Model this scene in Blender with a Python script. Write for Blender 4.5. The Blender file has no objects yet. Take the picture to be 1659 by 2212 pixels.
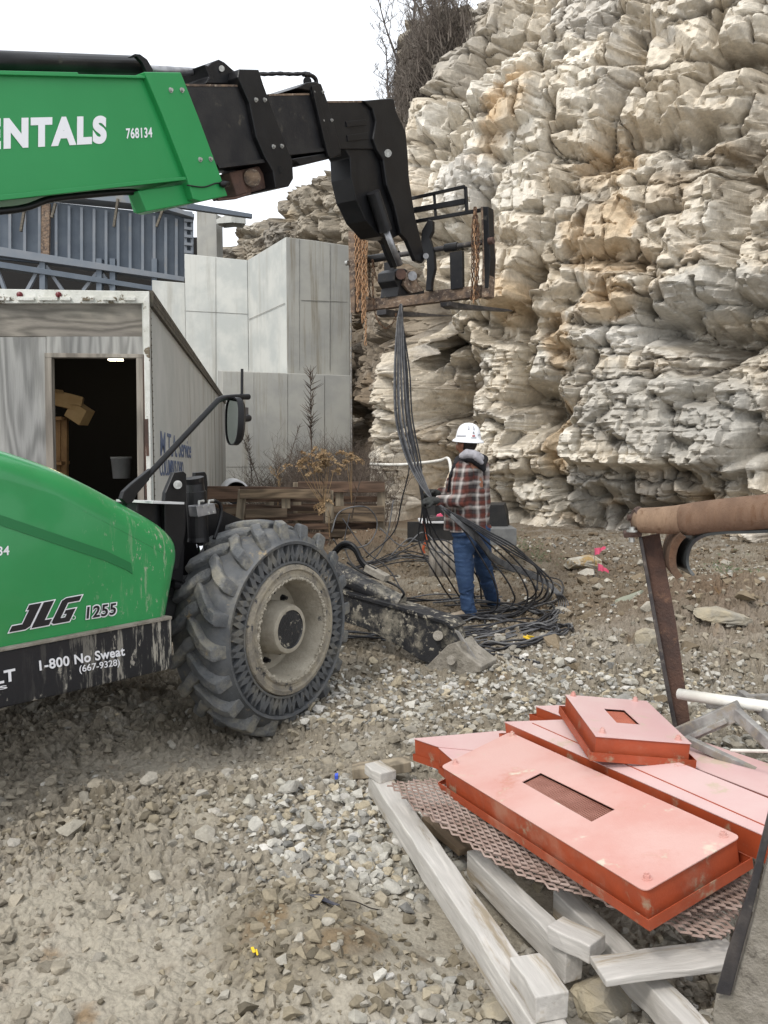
import bpy, bmesh, math, random
import numpy as np
from mathutils import Vector, Matrix
random.seed(7); rng = np.random.default_rng(7)
C = bpy.context.scene.collection
S = bpy.context.scene
R = math.radians
# ---------------------------------------------------------------- camera
CH = 1.65; F = 1791.0; PITCH = math.atan(141/1791.0)
cam = bpy.data.cameras.new('camera'); camo = bpy.data.objects.new('camera', cam); C.objects.link(camo)
cam.sensor_fit = 'VERTICAL'; cam.sensor_height = 24; cam.lens = 24*F/2212
cam.clip_start = 0.05; cam.clip_end = 2000
camo.location = (0, 0, CH); camo.rotation_euler = (math.pi/2-PITCH, 0, 0)
S.camera = camo
S.render.resolution_x = 768; S.render.resolution_y = 1024
# ---------------------------------------------------------------- world, sun, exposure
SUN_EL, SUN_AZ = R(52), R(-140)      # high, behind and to the left of the camera; thin overcast
w = bpy.data.worlds.new('World'); S.world = w; w.use_nodes = True
nt = w.node_tree; bg = nt.nodes['Background']
sky = nt.nodes.new('ShaderNodeTexSky'); sky.sky_type = 'NISHITA'; sky.sun_disc = False
sky.sun_elevation = SUN_EL; sky.sun_rotation = SUN_AZ; sky.dust_density = 4; sky.air_density = 1
mx = nt.nodes.new('ShaderNodeMix'); mx.data_type = 'RGBA'; mx.inputs[0].default_value = 0.82
mx.inputs[7].default_value = (9.6, 9.9, 10.3, 1)     # cloud deck
nt.links.new(sky.outputs[0], mx.inputs[6]); nt.links.new(mx.outputs[2], bg.inputs[0])
bg.inputs[1].default_value = 0.12
sl = bpy.data.lights.new('sun', 'SUN'); sl.energy = 1.4; sl.angle = R(11); sl.color = (1, .96, .9)
so = bpy.data.objects.new('sun', sl); C.objects.link(so)
sd = Vector((math.sin(SUN_AZ)*math.cos(SUN_EL), math.cos(SUN_AZ)*math.cos(SUN_EL), math.sin(SUN_EL)))
so.rotation_euler = sd.to_track_quat('Z', 'Y').to_euler(); so.location = sd*30
S.view_settings.view_transform = 'Standard'; S.view_settings.look = 'None'
S.view_settings.gamma = 1; S.view_settings.exposure = 0.5
# ---------------------------------------------------------------- photo-ray helpers (u,v in a 1659x2212 frame)
FW = Vector((0, math.cos(PITCH), -math.sin(PITCH))); UP = Vector((0, math.sin(PITCH), math.cos(PITCH)))
CAM = Vector((0, 0, CH))
def ray(u, v): return FW + Vector((1, 0, 0))*((u-829.5)/F) + UP*((1106-v)/F)
def P(u, v, y):                       # point at distance y in front
    d = ray(u, v); return CAM + d*(y/d.y)
def G(u, v, z=0.0):                   # point at height z
    d = ray(u, v); return CAM + d*((z-CH)/d.z)
def PL(u, v, pl):                     # point on the plane (p0, n)
    d = ray(u, v); p0, n = pl; return CAM + d*((p0-CAM).dot(n)/d.dot(n))
# ---------------------------------------------------------------- materials
def srgb(r, g, b):
    f = lambda c: (c/255/12.92) if c/255 < .04045 else ((c/255+.055)/1.055)**2.4
    return (f(r), f(g), f(b), 1)
def c4(c): return c if len(c) == 4 else (*c, 1)
def mat(name, c1, c2=None, scale=6, rough=.6, metal=0, bump=0, bscale=60, dirt=None, attr=None,
        stretch=(1, 1, 1), spec=.4, dirt2=None, coord='Object', rvar=0, coat=0):
    m = bpy.data.materials.new(name); m.use_nodes = True; n = m.node_tree; N = n.nodes; L = n.links
    b = N['Principled BSDF']; b.inputs['Roughness'].default_value = rough; b.inputs['Metallic'].default_value = metal
    b.inputs['Specular IOR Level'].default_value = spec
    if coat: b.inputs['Coat Weight'].default_value = coat; b.inputs['Coat Roughness'].default_value = .08
    tc = N.new('ShaderNodeTexCoord'); mp = N.new('ShaderNodeMapping'); mp.inputs['Scale'].default_value = stretch
    L.new(tc.outputs[coord], mp.inputs[0])
    def noise(s, det=6, ro=.6, src=mp):
        t = N.new('ShaderNodeTexNoise'); t.inputs['Scale'].default_value = s; t.inputs['Detail'].default_value = det
        t.inputs['Roughness'].default_value = ro; L.new(src.outputs[0] if src is mp else src, t.inputs['Vector']); return t.outputs[0]
    def ramp(x, lo, hi):
        r = N.new('ShaderNodeMapRange'); r.interpolation_type = 'SMOOTHSTEP'; r.inputs[1].default_value = lo; r.inputs[2].default_value = hi
        L.new(x, r.inputs[0]); return r.outputs[0]
    def mixc(f, a, b_):
        x = N.new('ShaderNodeMix'); x.data_type = 'RGBA'; L.new(f, x.inputs[0])
        for i, q in ((6, a), (7, b_)):
            if isinstance(q, (tuple, list)): x.inputs[i].default_value = c4(q)
            else: L.new(q, x.inputs[i])
        return x.outputs[2]
    col = c4(c1)
    if attr:
        a = N.new('ShaderNodeAttribute'); a.attribute_name = attr; col = a.outputs['Color']
        # fine grain over the attribute colour
        g = N.new('ShaderNodeMix'); g.data_type = 'RGBA'; g.blend_type = 'MULTIPLY'; g.inputs[0].default_value = 1
        gr = N.new('ShaderNodeMapRange'); gr.inputs[1].default_value = .3; gr.inputs[2].default_value = .7
        gr.inputs[3].default_value = .72; gr.inputs[4].default_value = 1.22; L.new(noise(scale, 8, .75), gr.inputs[0])
        L.new(col, g.inputs[6]); L.new(gr.outputs[0], g.inputs[7]); col = g.outputs[2]
    elif c2 is not None:
        col = mixc(ramp(noise(scale), .35, .65), c1, c2)
    for dd in (dirt, dirt2):
        if dd:
            dc, lo, hi, ds = dd[:4]
            src = mp
            if len(dd) > 4:
                m2 = N.new('ShaderNodeMapping'); m2.inputs['Scale'].default_value = dd[4]; L.new(tc.outputs[coord], m2.inputs[0]); src = m2.outputs[0]
            f = ramp(noise(ds, 8, .7, src), lo, hi)
            if len(dd) > 5:      # only where the splashes reach
                dv, g0, g1 = dd[5]; vm = N.new('ShaderNodeVectorMath'); vm.operation = 'DOT_PRODUCT'; vm.inputs[1].default_value = dv; L.new(tc.outputs[coord], vm.inputs[0])
                mm = N.new('ShaderNodeMath'); mm.operation = 'MULTIPLY'; L.new(f, mm.inputs[0]); L.new(ramp(vm.outputs['Value'], g0, g1), mm.inputs[1]); f = mm.outputs[0]
            col = mixc(f, col, dc)
            rr = N.new('ShaderNodeMapRange'); L.new(f, rr.inputs[0]); rr.inputs[3].default_value = rough; rr.inputs[4].default_value = .9
            L.new(rr.outputs[0], b.inputs['Roughness'])
    if isinstance(col, tuple): b.inputs['Base Color'].default_value = col
    else: L.new(col, b.inputs['Base Color'])
    if bump:
        bp = N.new('ShaderNodeBump'); bp.inputs['Strength'].default_value = bump; bp.inputs['Distance'].default_value = .02
        L.new(noise(bscale, 8, .65), bp.inputs['Height']); L.new(bp.outputs[0], b.inputs['Normal'])
    return m
MUD = (.33, .285, .21)
M = {}
M['green'] = mat('green_paint', (.018, .225, .062), (.022, .25, .072), 3, .3, bump=.03, bscale=200, dirt=((.3, .36, .24), .545, .62, 16, (1.3, 1.3, .22), ((.555, .832, 0), 2.45, 3.1)), dirt2=((.38, .37, .29), .6, .64, 34, (1, 1, .5), ((.555, .832, 0), 2.3, 3.0)), coat=.35)
M['green_boom'] = mat('green_boom_paint', (.018, .235, .065), (.02, .25, .07), 2, .4, bump=.02, dirt=((.1, .22, .12), .72, .8, 7))
M['black'] = mat('black_paint', (.006, .006, .007), (.011, .011, .012), 5, .36, bump=.06, dirt=((.07, .062, .05), .62, .8, 7), spec=.28)
M['blackdusty'] = mat('black_dusty_steel', (.010, .010, .012), (.022, .021, .021), 5, .42, bump=.1, dirt=((.11, .095, .07), .58, .78, 9), spec=.3)
M['blackmud'] = mat('black_mud_splashed', (.012, .013, .016), (.03, .03, .032), 3, .4, bump=.3, dirt=((.22, .2, .16), .5, .66, 5), dirt2=((.33, .30, .24), .56, .62, 17))
M['skirt'] = mat('black_skirt', (.012, .013, .016), None, 5, .4, bump=.1, dirt=((.36, .34, .29), .52, .6, 22, (1.5, 1.5, .2), ((.555, .832, 0), 2.0, 3.0)), dirt2=((.3, .28, .24), .6, .66, 14, (1, 1, .6)))
M['chrome'] = mat('chrome', (.8, .8, .82), None, 5, .12, 1)
M['steel'] = mat('grey_steel', (.35, .35, .36), (.25, .25, .26), 20, .4, .7, bump=.1)
M['bolt'] = mat('bolt_zinc', (.5, .5, .48), (.3, .3, .28), 40, .4, .6)
M['rust'] = mat('rust', (.105, .058, .042), (.06, .037, .03), 9, .75, .1, bump=.4, bscale=80, dirt=((.17, .10, .065), .56, .72, 20))
M['rustchain'] = mat('rusty_chain', (.5, .31, .18), (.34, .19, .10), 30, .85, .1, bump=.4, bscale=120)
M['darkchain'] = mat('dark_chain', (.16, .085, .045), (.06, .04, .03), 30, .8, .2, bump=.3)
M['rustbeam'] = mat('rust_scraped_beam', (.22, .15, .10), (.07, .05, .04), 9, .75, .1, bump=.3, dirt=((.36, .29, .22), .52, .66, 20), stretch=(1, 1, 1.5))
M['rubber'] = mat('tyre_rubber', (.065, .069, .074), (.10, .104, .108), 6, .6, bump=.25, bscale=50, dirt=((.17, .16, .135), .45, .72, 5), dirt2=((.26, .21, .14), .6, .68, 9))
M['rubbertop'] = mat('tyre_lug_dusty', (.085, .09, .095), (.14, .143, .143), 8, .7, bump=.7, bscale=40, dirt=((.24, .225, .185), .46, .68, 6), dirt2=((.26, .2, .12), .62, .7, 9))
M['rim'] = mat('muddy_rim', (.37, .335, .27), (.29, .26, .205), 8, .85, bump=.4, bscale=60, dirt=((.1, .095, .085), .62, .7, 12))
M['rimring'] = mat('muddy_rim_ring', (.33, .29, .22), (.2, .18, .15), 10, .85, bump=.6, bscale=60, dirt=((.05, .05, .055), .56, .64, 14))
M['concrete'] = mat('concrete', (.50, .505, .47), (.40, .415, .395), 1.1, .85, bump=.1, bscale=20, dirt=((.34, .335, .30), .5, .74, 1.3, (1.6, 1.6, .14)), dirt2=((.5, .49, .39), .62, .78, .8, (1.2, 1.2, .12)))
M['concretestain'] = mat('stained_concrete', (.37, .365, .33), (.30, .30, .28), .9, .85, bump=.1, bscale=20, dirt=((.20, .175, .13), .5, .74, 1.8, (2.4, 2.4, .12)), dirt2=((.3, .24, .14), .66, .8, 1.2, (2, 2, .1)))
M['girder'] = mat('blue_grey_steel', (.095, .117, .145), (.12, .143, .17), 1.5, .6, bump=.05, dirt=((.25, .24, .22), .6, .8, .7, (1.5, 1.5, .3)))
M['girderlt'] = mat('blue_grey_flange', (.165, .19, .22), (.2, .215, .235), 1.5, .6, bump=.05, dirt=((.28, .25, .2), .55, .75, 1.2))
M['darkin'] = mat('interior_shade', (.012, .011, .010), None, 5, .9)  # near-black colour stands in for the shade inside things
M['trailer'] = mat('trailer_aluminium', (.54, .54, .51), (.46, .47, .44), 2, .6, bump=.04, dirt=((.19, .13, .06), .5, .66, 1.6, (1, 1, .07), ((-.15, .99, 0), 8.2, 12)), dirt2=((.2, .18, .13), .55, .7, 2.4, (1, 1, .06), ((-.15, .99, 0), 7.2, 14)))
M['trailerwhite'] = mat('flaking_white_paint', (.66, .65, .61), (.56, .55, .5), 10, .6, bump=.3, dirt=((.16, .13, .09), .56, .62, 9))
M['rail'] = mat('dark_top_rail', (.07, .062, .05), (.14, .12, .09), 12, .7, .2, bump=.3)
M['redlight'] = mat('red_lens', (.12, .012, .015), None, 5, .25)
M['gal'] = mat('galvanised_grey', (.36, .35, .33), (.2, .19, .18), 12, .6, .3, bump=.2, dirt=((.3, .26, .2), .5, .65, 8))
M['pvc'] = mat('white_pipe', (.72, .71, .66), (.6, .58, .52), 8, .45, bump=.05, dirt=((.42, .36, .27), .6, .72, 20))
M['conduit'] = mat('grey_conduit', (.17, .155, .135), (.25, .22, .18), 10, .7, bump=.1)
M['cable'] = mat('black_cable', (.014, .014, .016), (.035, .035, .038), 14, .45, dirt=((.12, .11, .09), .58, .75, 9))
M['cablegrey'] = mat('dusty_cable', (.07, .07, .075), (.13, .13, .13), 14, .5)
M['orange'] = mat('orange_paint', (.34, .062, .022), (.28, .052, .02), 9, .45, bump=.08, dirt=((.30, .21, .14), .56, .68, 9), dirt2=((.36, .17, .11), .5, .8, 3))
M['orangetop'] = mat('orange_top_sky_sheen', (.54, .28, .24), (.58, .36, .32), 2.6, .36, bump=.08, bscale=90, dirt=((.46, .16, .10), .55, .75, 3.5), dirt2=((.55, .47, .38), .6, .68, 7), spec=.6)  # white sky reflected on the tops is mixed into the orange
M['orangepink'] = mat('orange_pale_sky_sheen', (.57, .36, .35), (.60, .43, .41), 2.2, .36, bump=.06, bscale=90, dirt=((.50, .40, .31), .57, .68, 6), dirt2=((.50, .2, .14), .64, .72, 9), spec=.6)  # paler top orange, with the sky sheen painted into the colour
M['orangemesh'] = mat('orange_wire_mesh', (.50, .17, .11), (.42, .13, .08), 9, .6)
M['ventmesh'] = mat('rusty_vent_mesh', (.36, .17, .13), (.26, .11, .08), 9, .6)
M['expanded'] = mat('expanded_metal', (.33, .25, .215), (.24, .165, .135), 14, .7, .1, bump=.2, bscale=90)
M['pinkflag'] = mat('pink_flag', (.8, .14, .24), (.72, .10, .19), 9, .6)
M['yellow'] = mat('yellow_tape', (.75, .5, .03), None, 9, .5)
M['hat'] = mat('white_hard_hat', (.85, .86, .88), None, 9, .3)
M['reflect'] = mat('silver_tape', (.42, .42, .45), None, 9, .4)
M['skin'] = mat('skin', (.33, .15, .09), (.28, .12, .07), 20, .55)
M['hair'] = mat('dark_hair', (.02, .014, .011), None, 9, .7, bump=.3)
M['hoodie'] = mat('black_hood', (.014, .013, .015), None, 9, .85, bump=.2)
M['liner'] = mat('grey_hood_liner', (.36, .35, .37), (.28, .27, .29), 20, .9, bump=.2)
M['glove'] = mat('dark_glove', (.02, .021, .02), (.035, .037, .033), 30, .7, bump=.2)
M['jeans'] = mat('blue_denim', (.020, .045, .105), (.034, .068, .14), 7, .85, bump=.45, bscale=14, stretch=(1, 1, 2), dirt=((.09, .13, .2), .55, .8, 5))
M['boot'] = mat('dusty_boot', (.23, .18, .13), (.3, .25, .19), 14, .8, bump=.2)
M['sole'] = mat('boot_sole', (.3, .26, .2), None, 14, .8)
M['box'] = mat('black_box', (.012, .012, .012), (.022, .02, .018), 8, .6, bump=.1)
M['greybox'] = mat('grey_box', (.21, .21, .2), (.16, .16, .155), 8, .7, bump=.1, dirt=((.14, .12, .09), .6, .75, 9))
M['whiteplastic'] = mat('white_plastic', (.6, .6, .6), (.5, .5, .5), 8, .5)
M['cardboard'] = mat('cardboard', (.42, .27, .12), (.36, .22, .09), 8, .8)
M['cedar'] = mat('shelf_wood', (.3, .17, .07), (.22, .12, .05), 8, .8)
M['strap'] = mat('orange_strap', (.42, .09, .03), (.3, .07, .03), 10, .8)
M['weed'] = mat('dead_weed', (.07, .053, .042), (.115, .088, .068), 4, .9)
M['weedpale'] = mat('dead_weed_pale', (.34, .24, .13), (.26, .17, .09), 10, .9)
M['bark'] = mat('bare_bark', (.06, .05, .045), (.1, .085, .075), 4, .9)
M['brush'] = mat('hill_brush', (.085, .068, .055), (.13, .11, .09), 1.5, .9)
M['white'] = mat('white_lettering', (.78, .78, .8), None, 5, .5)
M['blacklet'] = mat('black_lettering', (.01, .01, .012), None, 5, .4)
M['bluelet'] = mat('faded_blue_lettering', (.06, .1, .22), (.16, .19, .26), 12, .7)
M['stone'] = mat('pale_stone', (.36, .31, .22), (.26, .24, .2), 6, .9, bump=.6, bscale=25)
M['stonewhite'] = mat('white_stone', (.5, .47, .4), (.38, .34, .26), 6, .9, bump=.6, bscale=25, dirt=((.36, .24, .1), .5, .62, 4))
M['greenstone'] = mat('grey_green_stone', (.25, .26, .2), (.2, .21, .17), 6, .9, bump=.5, bscale=25)
M['leaf'] = mat('weed_leaf', (.07, .10, .045), (.10, .11, .06), 20, .8)
M['darkplastic'] = mat('dark_plastic', (.06, .065, .09), None, 5, .3)
M['greendark'] = mat('green_crease_shade', (.012, .15, .045), None, 5, .35)  # darkened copy of the hood green for the crease shade
def wood(name, a, b_, axis=0, freq=9, sc=1.6, lo=.6, dirt=None, dirt2=None, rough=.85):
    st = [1, 1, 1]; st[axis] = .13
    m = mat(name, a, b_, 3, rough, bump=.3, bscale=40, stretch=tuple(st), dirt=dirt, dirt2=dirt2)
    n = m.node_tree; N = n.nodes; L = n.links; bs = N['Principled BSDF']
    src = bs.inputs['Base Color'].links[0].from_socket
    tc = N.new('ShaderNodeTexCoord'); mp = N.new('ShaderNodeMapping'); mp.inputs['Scale'].default_value = tuple(st)
    L.new(tc.outputs['Object'], mp.inputs[0])
    nz = N.new('ShaderNodeTexNoise'); nz.inputs['Scale'].default_value = sc; nz.inputs['Detail'].default_value = 2; L.new(mp.outputs[0], nz.inputs['Vector'])
    m1 = N.new('ShaderNodeMath'); m1.operation = 'MULTIPLY'; m1.inputs[1].default_value = freq*6.28; L.new(nz.outputs[0], m1.inputs[0])
    m2 = N.new('ShaderNodeMath'); m2.operation = 'SINE'; L.new(m1.outputs[0], m2.inputs[0])
    fine = N.new('ShaderNodeTexNoise'); fine.inputs['Scale'].default_value = 70; fine.inputs['Detail'].default_value = 4
    mp2 = N.new('ShaderNodeMapping'); s2 = [1, 1, 1]; s2[axis] = .04; mp2.inputs['Scale'].default_value = tuple(s2); L.new(tc.outputs['Object'], mp2.inputs[0]); L.new(mp2.outputs[0], fine.inputs['Vector'])
    m3 = N.new('ShaderNodeMath'); m3.operation = 'MULTIPLY_ADD'; m3.inputs[1].default_value = 2.2; L.new(fine.outputs[0], m3.inputs[0]); L.new(m2.outputs[0], m3.inputs[2])
    r = N.new('ShaderNodeMapRange'); r.inputs[1].default_value = 0; r.inputs[2].default_value = 2; r.inputs[3].default_value = lo; r.inputs[4].default_value = 1.15; L.new(m3.outputs[0], r.inputs[0])
    x = N.new('ShaderNodeMix'); x.data_type = 'RGBA'; x.blend_type = 'MULTIPLY'; x.inputs[0].default_value = 1
    L.new(src, x.inputs[6]); L.new(r.outputs[0], x.inputs[7]); L.new(x.outputs[2], bs.inputs['Base Color'])
    return m
M['ply'] = wood('weathered_plywood', (.33, .32, .30), (.25, .245, .235), 2, 11, 3.6, .66)
M['plyhead'] = wood('plywood_header', (.25, .225, .19), (.18, .16, .14), 0, 11, 3.2, .62)
M['frame'] = wood('door_frame_wood', (.30, .27, .23), (.22, .19, .16), 2, 6, 5, .7)
M['lumber'] = wood('muddy_white_lumber', (.50, .475, .44), (.43, .405, .37), 0, 1.6, 30, .86, dirt=((.30, .25, .18), .54, .68, 9), dirt2=((.2, .165, .12), .64, .74, 16))
M['pallet'] = wood('pallet_wood', (.23, .17, .11), (.15, .11, .075), 0, 6, 5, .55, dirt=((.09, .065, .045), .52, .7, 6))
M['palletold'] = wood('dark_pallet_wood', (.17, .105, .07), (.10, .065, .045), 0, 6, 5, .5)
M['palletend'] = wood('pale_pallet_wood', (.3, .25, .18), (.22, .18, .13), 2, 6, 5, .6)
# wrapped conveyor roller: brown coir wrap with turns
def wrapmat(name, a, b_):
    return mat(name, a, b_, 3.2, .95, bump=.5, bscale=45, stretch=(5, 5, .6), dirt=((.12, .06, .03), .5, .75, 7))
M['wrap'] = wrapmat('brown_roller', (.185, .115, .075), (.14, .085, .055))
M['wraplt'] = wrapmat('pale_brown_roller', (.26, .175, .115), (.2, .13, .085))
M['rubberband'] = mat('rubber_band', (.03, .034, .036), (.05, .055, .055), 8, .35)
M['plankrust'] = mat('rusty_belt_back', (.13, .07, .04), (.09, .055, .035), 14, .9, bump=.5, bscale=60)
M['mirror'] = mat('mirror_glass', (.75, .8, .78), None, 5, .04, 1)
M['mudsteel'] = mat('mud_caked_steel', (.29, .265, .225), (.21, .19, .155), 12, .9, bump=1.0, bscale=22, dirt=((.13, .115, .095), .55, .66, 22))
M['darksteel'] = mat('dark_rubbed_steel', (.035, .033, .035), (.08, .07, .065), 8, .5, .2, bump=.2, dirt=((.25, .22, .18), .55, .75, 12))
# lamp in the trailer
lm = bpy.data.materials.new('lamp_glow'); lm.use_nodes = True; b = lm.node_tree.nodes['Principled BSDF']
b.inputs['Emission Color'].default_value = (1, .85, .6, 1); b.inputs['Emission Strength'].default_value = 6; M['lamp'] = lm
# plaid
def plaid():
    m = bpy.data.materials.new('plaid_flannel'); m.use_nodes = True; n = m.node_tree; N = n.nodes; L = n.links; b = N['Principled BSDF']
    b.inputs['Roughness'].default_value = .95; b.inputs['Specular IOR Level'].default_value = .1
    tc = N.new('ShaderNodeTexCoord'); wn = N.new('ShaderNodeTexNoise'); wn.inputs['Scale'].default_value = 5; L.new(tc.outputs['Object'], wn.inputs['Vector'])
    va = N.new('ShaderNodeVectorMath'); va.operation = 'MULTIPLY_ADD'; va.inputs[1].default_value = (.04, .04, .04)
    L.new(wn.outputs['Color'], va.inputs[0]); L.new(tc.outputs['Object'], va.inputs[2])
    sp = N.new('ShaderNodeSeparateXYZ'); L.new(va.outputs[0], sp.inputs[0])
    def mth(op, a, b_=None, c=None):
        x = N.new('ShaderNodeMath'); x.operation = op
        for i, q in enumerate((a, b_, c)):
            if q is None: continue
            if isinstance(q, (int, float)): x.inputs[i].default_value = q
            else: L.new(q, x.inputs[i])
        return x.outputs[0]
    h = mth('MULTIPLY_ADD', sp.outputs[1], -.6, sp.outputs[0])
    def band(x, per):
        f = mth('FRACT', mth('DIVIDE', x, per))
        r = N.new('ShaderNodeValToRGB'); L.new(f, r.inputs[0]); e = r.color_ramp.elements
        e[0].position = 0; e[0].color = (.06, .05, .05, 1); e[1].position = 1; e[1].color = (.06, .05, .05, 1)
        for p_, c_ in ((.12, (.035, .03, .03, 1)), (.3, (.40, .37, .34, 1)), (.38, (.52, .48, .45, 1)), (.5, (.09, .07, .065, 1)),
                       (.62, (.13, .045, .035, 1)), (.76, (.15, .05, .038, 1)), (.9, (.035, .03, .03, 1))):
            k = e.new(p_); k.color = c_
        return r.outputs[0]
    x = N.new('ShaderNodeMix'); x.data_type = 'RGBA'; x.inputs[0].default_value = .5
    L.new(band(sp.outputs[2], .118), x.inputs[6]); L.new(band(h, .1), x.inputs[7])
    L.new(x.outputs[2], b.inputs['Base Color'])
    n2 = N.new('ShaderNodeTexNoise'); n2.inputs['Scale'].default_value = 14; L.new(tc.outputs['Object'], n2.inputs['Vector'])
    bp = N.new('ShaderNodeBump'); bp.inputs['Distance'].default_value = .02; bp.inputs['Strength'].default_value = .7
    L.new(n2.outputs[0], bp.inputs['Height']); L.new(bp.outputs[0], b.inputs['Normal'])
    return m
M['plaid'] = plaid()
# ---------------------------------------------------------------- object helpers
def tag(o, label=None, cat=None, group=None, kind=None):
    if label: o['label'] = label
    if cat: o['category'] = cat
    if group: o['group'] = group
    if kind: o['kind'] = kind
    return o
def empty(name, loc, label, cat, group=None):
    o = bpy.data.objects.new(name, None); C.objects.link(o); o.location = loc; o.empty_display_size = .1
    return tag(o, label, cat, group)
def link(name, me, m, parent=None, smooth=False, bevel=0, sub=0):
    """mesh data is in world coordinates; a child keeps them through its parent inverse"""
    if m is not None:
        for mm in (m if isinstance(m, (list, tuple)) else [m]): me.materials.append(M[mm] if isinstance(mm, str) else mm)
    o = bpy.data.objects.new(name, me); C.objects.link(o)
    if smooth: me.polygons.foreach_set('use_smooth', [True]*len(me.polygons))
    if parent is not None:
        o.parent = parent
        if parent.type == 'EMPTY': o.matrix_parent_inverse = Matrix.Translation(-Vector(parent.location))
    if bevel:
        md = o.modifiers.new('bevel', 'BEVEL'); md.width = bevel; md.segments = 2; md.limit_method = 'ANGLE'; md.angle_limit = R(35)
    if sub:
        md = o.modifiers.new('sub', 'SUBSURF'); md.levels = sub; md.render_levels = sub
    return o
class MB:
    """collects world-space geometry for one mesh"""
    def __init__(s): s.v = []; s.f = []; s.mi = []
    def add(s, vs, fs, mi=0):
        k = len(s.v); s.v += [tuple(x) for x in vs]; s.f += [tuple(i+k for i in f) for f in fs]; s.mi += [mi]*len(fs); return s
    def prism(s, pts, off, mi=0):      # pts world polygon, extruded by vector off
        n = len(pts); off = Vector(off)
        s.add([Vector(p) for p in pts]+[Vector(p)+off for p in pts],
              [tuple(range(n)), tuple(range(2*n-1, n-1, -1))]+[(i, i+n, (i+1) % n+n, (i+1) % n) for i in range(n)], mi); return s
    def box(s, c, ax, ay, az, mi=0):   # centre and three half-axis vectors
        c, ax, ay, az = map(Vector, (c, ax, ay, az))
        vs = [c+ax*i+ay*j+az*k for k in (-1, 1) for j in (-1, 1) for i in (-1, 1)]
        s.add(vs, [(0, 2, 3, 1), (4, 5, 7, 6), (0, 1, 5, 4), (1, 3, 7, 5), (3, 2, 6, 7), (2, 0, 4, 6)], mi); return s
    def beam(s, a, b, w, h, up=(0, 0, 1), mi=0):  # bar from a to b, width w across, height h along up
        a, b, up = Vector(a), Vector(b), Vector(up); d = b-a; x = d.cross(up).normalized(); z = x.cross(d).normalized()
        s.box((a+b)/2, d/2, x*w/2, z*h/2, mi); return s
    def tube(s, pts, r, sides=8, mi=0, cap=True, closed=False):
        pts = [Vector(p) for p in pts]; n = len(pts)
        rs = r if isinstance(r, (list, tuple)) else [r]*n
        vs = []; ref = None
        for i, p in enumerate(pts):
            if closed: t = pts[(i+1) % n]-pts[i-1]
            else: t = (pts[min(i+1, n-1)]-pts[max(i-1, 0)])
            if t.length < 1e-9: t = Vector((0, 0, 1))
            t.normalize()
            if ref is None: ref = t.orthogonal().normalized()
            ref = (ref-t*ref.dot(t)); ref = ref.normalized() if ref.length > 1e-6 else t.orthogonal().normalized()
            b = t.cross(ref)
            for k in range(sides):
                a = 2*math.pi*k/sides; vs.append(p+(ref*math.cos(a)+b*math.sin(a))*rs[i])
        fs = []
        for i in range(n-1 if not closed else n):
            j = (i+1) % n
            for k in range(sides):
                k2 = (k+1) % sides; fs.append((i*sides+k, i*sides+k2, j*sides+k2, j*sides+k))
        if cap and not closed: fs += [tuple(range(sides-1, -1, -1)), tuple((n-1)*sides+k for k in range(sides))]
        s.add(vs, fs, mi); return s
    def cyl(s, a, b, r, sides=20, mi=0): return s.tube([a, b], r, sides, mi)
    def lathe(s, c, ax, prof, sides=32, mi=0, mis=None):   # prof: (radius, offset along ax)
        c = Vector(c); ax = Vector(ax).normalized(); e1 = ax.orthogonal().normalized(); e2 = ax.cross(e1); vs = []
        for r, h in prof:
            for k in range(sides):
                a = 2*math.pi*k/sides; vs.append(c+ax*h+(e1*math.cos(a)+e2*math.sin(a))*r)
        for i in range(len(prof)-1):
            fs = [(i*sides+k, i*sides+(k+1) % sides, (i+1)*sides+(k+1) % sides, (i+1)*sides+k) for k in range(sides)]
            if i == 0: s.add(vs, fs, mis[i] if mis else mi); k0 = len(s.v)-len(vs)
            else: s.f += [tuple(q+k0 for q in f) for f in fs]; s.mi += [mis[i] if mis else mi]*len(fs)
        return s
    def build(s, name, m, parent=None, **kw):
        me = bpy.data.meshes.new(name); me.from_pydata(s.v, [], s.f)
        if any(s.mi): me.polygons.foreach_set('material_index', s.mi)
        bm = bmesh.new(); bm.from_mesh(me); bmesh.ops.recalc_face_normals(bm, faces=bm.faces); bm.to_mesh(me); bm.free()
        return link(name, me, m, parent, **kw)
def spline(pts, n=8):
    pts = [Vector(p) for p in pts]; out = []
    q = [pts[0]*2-pts[1]]+pts+[pts[-1]*2-pts[-2]]
    for i in range(1, len(q)-2):
        for k in range(n):
            t = k/n; a, b, c, d = q[i-1], q[i], q[i+1], q[i+2]
            out.append(.5*((2*b)+(c-a)*t+(2*a-5*b+4*c-d)*t*t+(-a+3*b-3*c+d)*t**3))
    out.append(pts[-1]); return out
def plate(name, px, pl, thick, m, parent, bevel=.004, q=0, **kw):   # outline on a plane, thickness behind it
    p0, n = pl; p0 = p0+n*q
    return MB().prism([PL(u, v, (p0, n)) for u, v in px], -n*thick).build(name, m, parent, bevel=bevel, **kw)
def bolts(px, pl, r, h, m, parent, name='bolt', q=0, sides=6):
    p0, n = pl; p0 = p0+n*q
    for u, v in px:
        c = PL(u, v, (p0, n)); MB().cyl(c-n*.005, c+n*h, r, sides).cyl(c-n*.004, c+n*h*.3, r*1.5, 12).build(name, m, parent)
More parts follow.
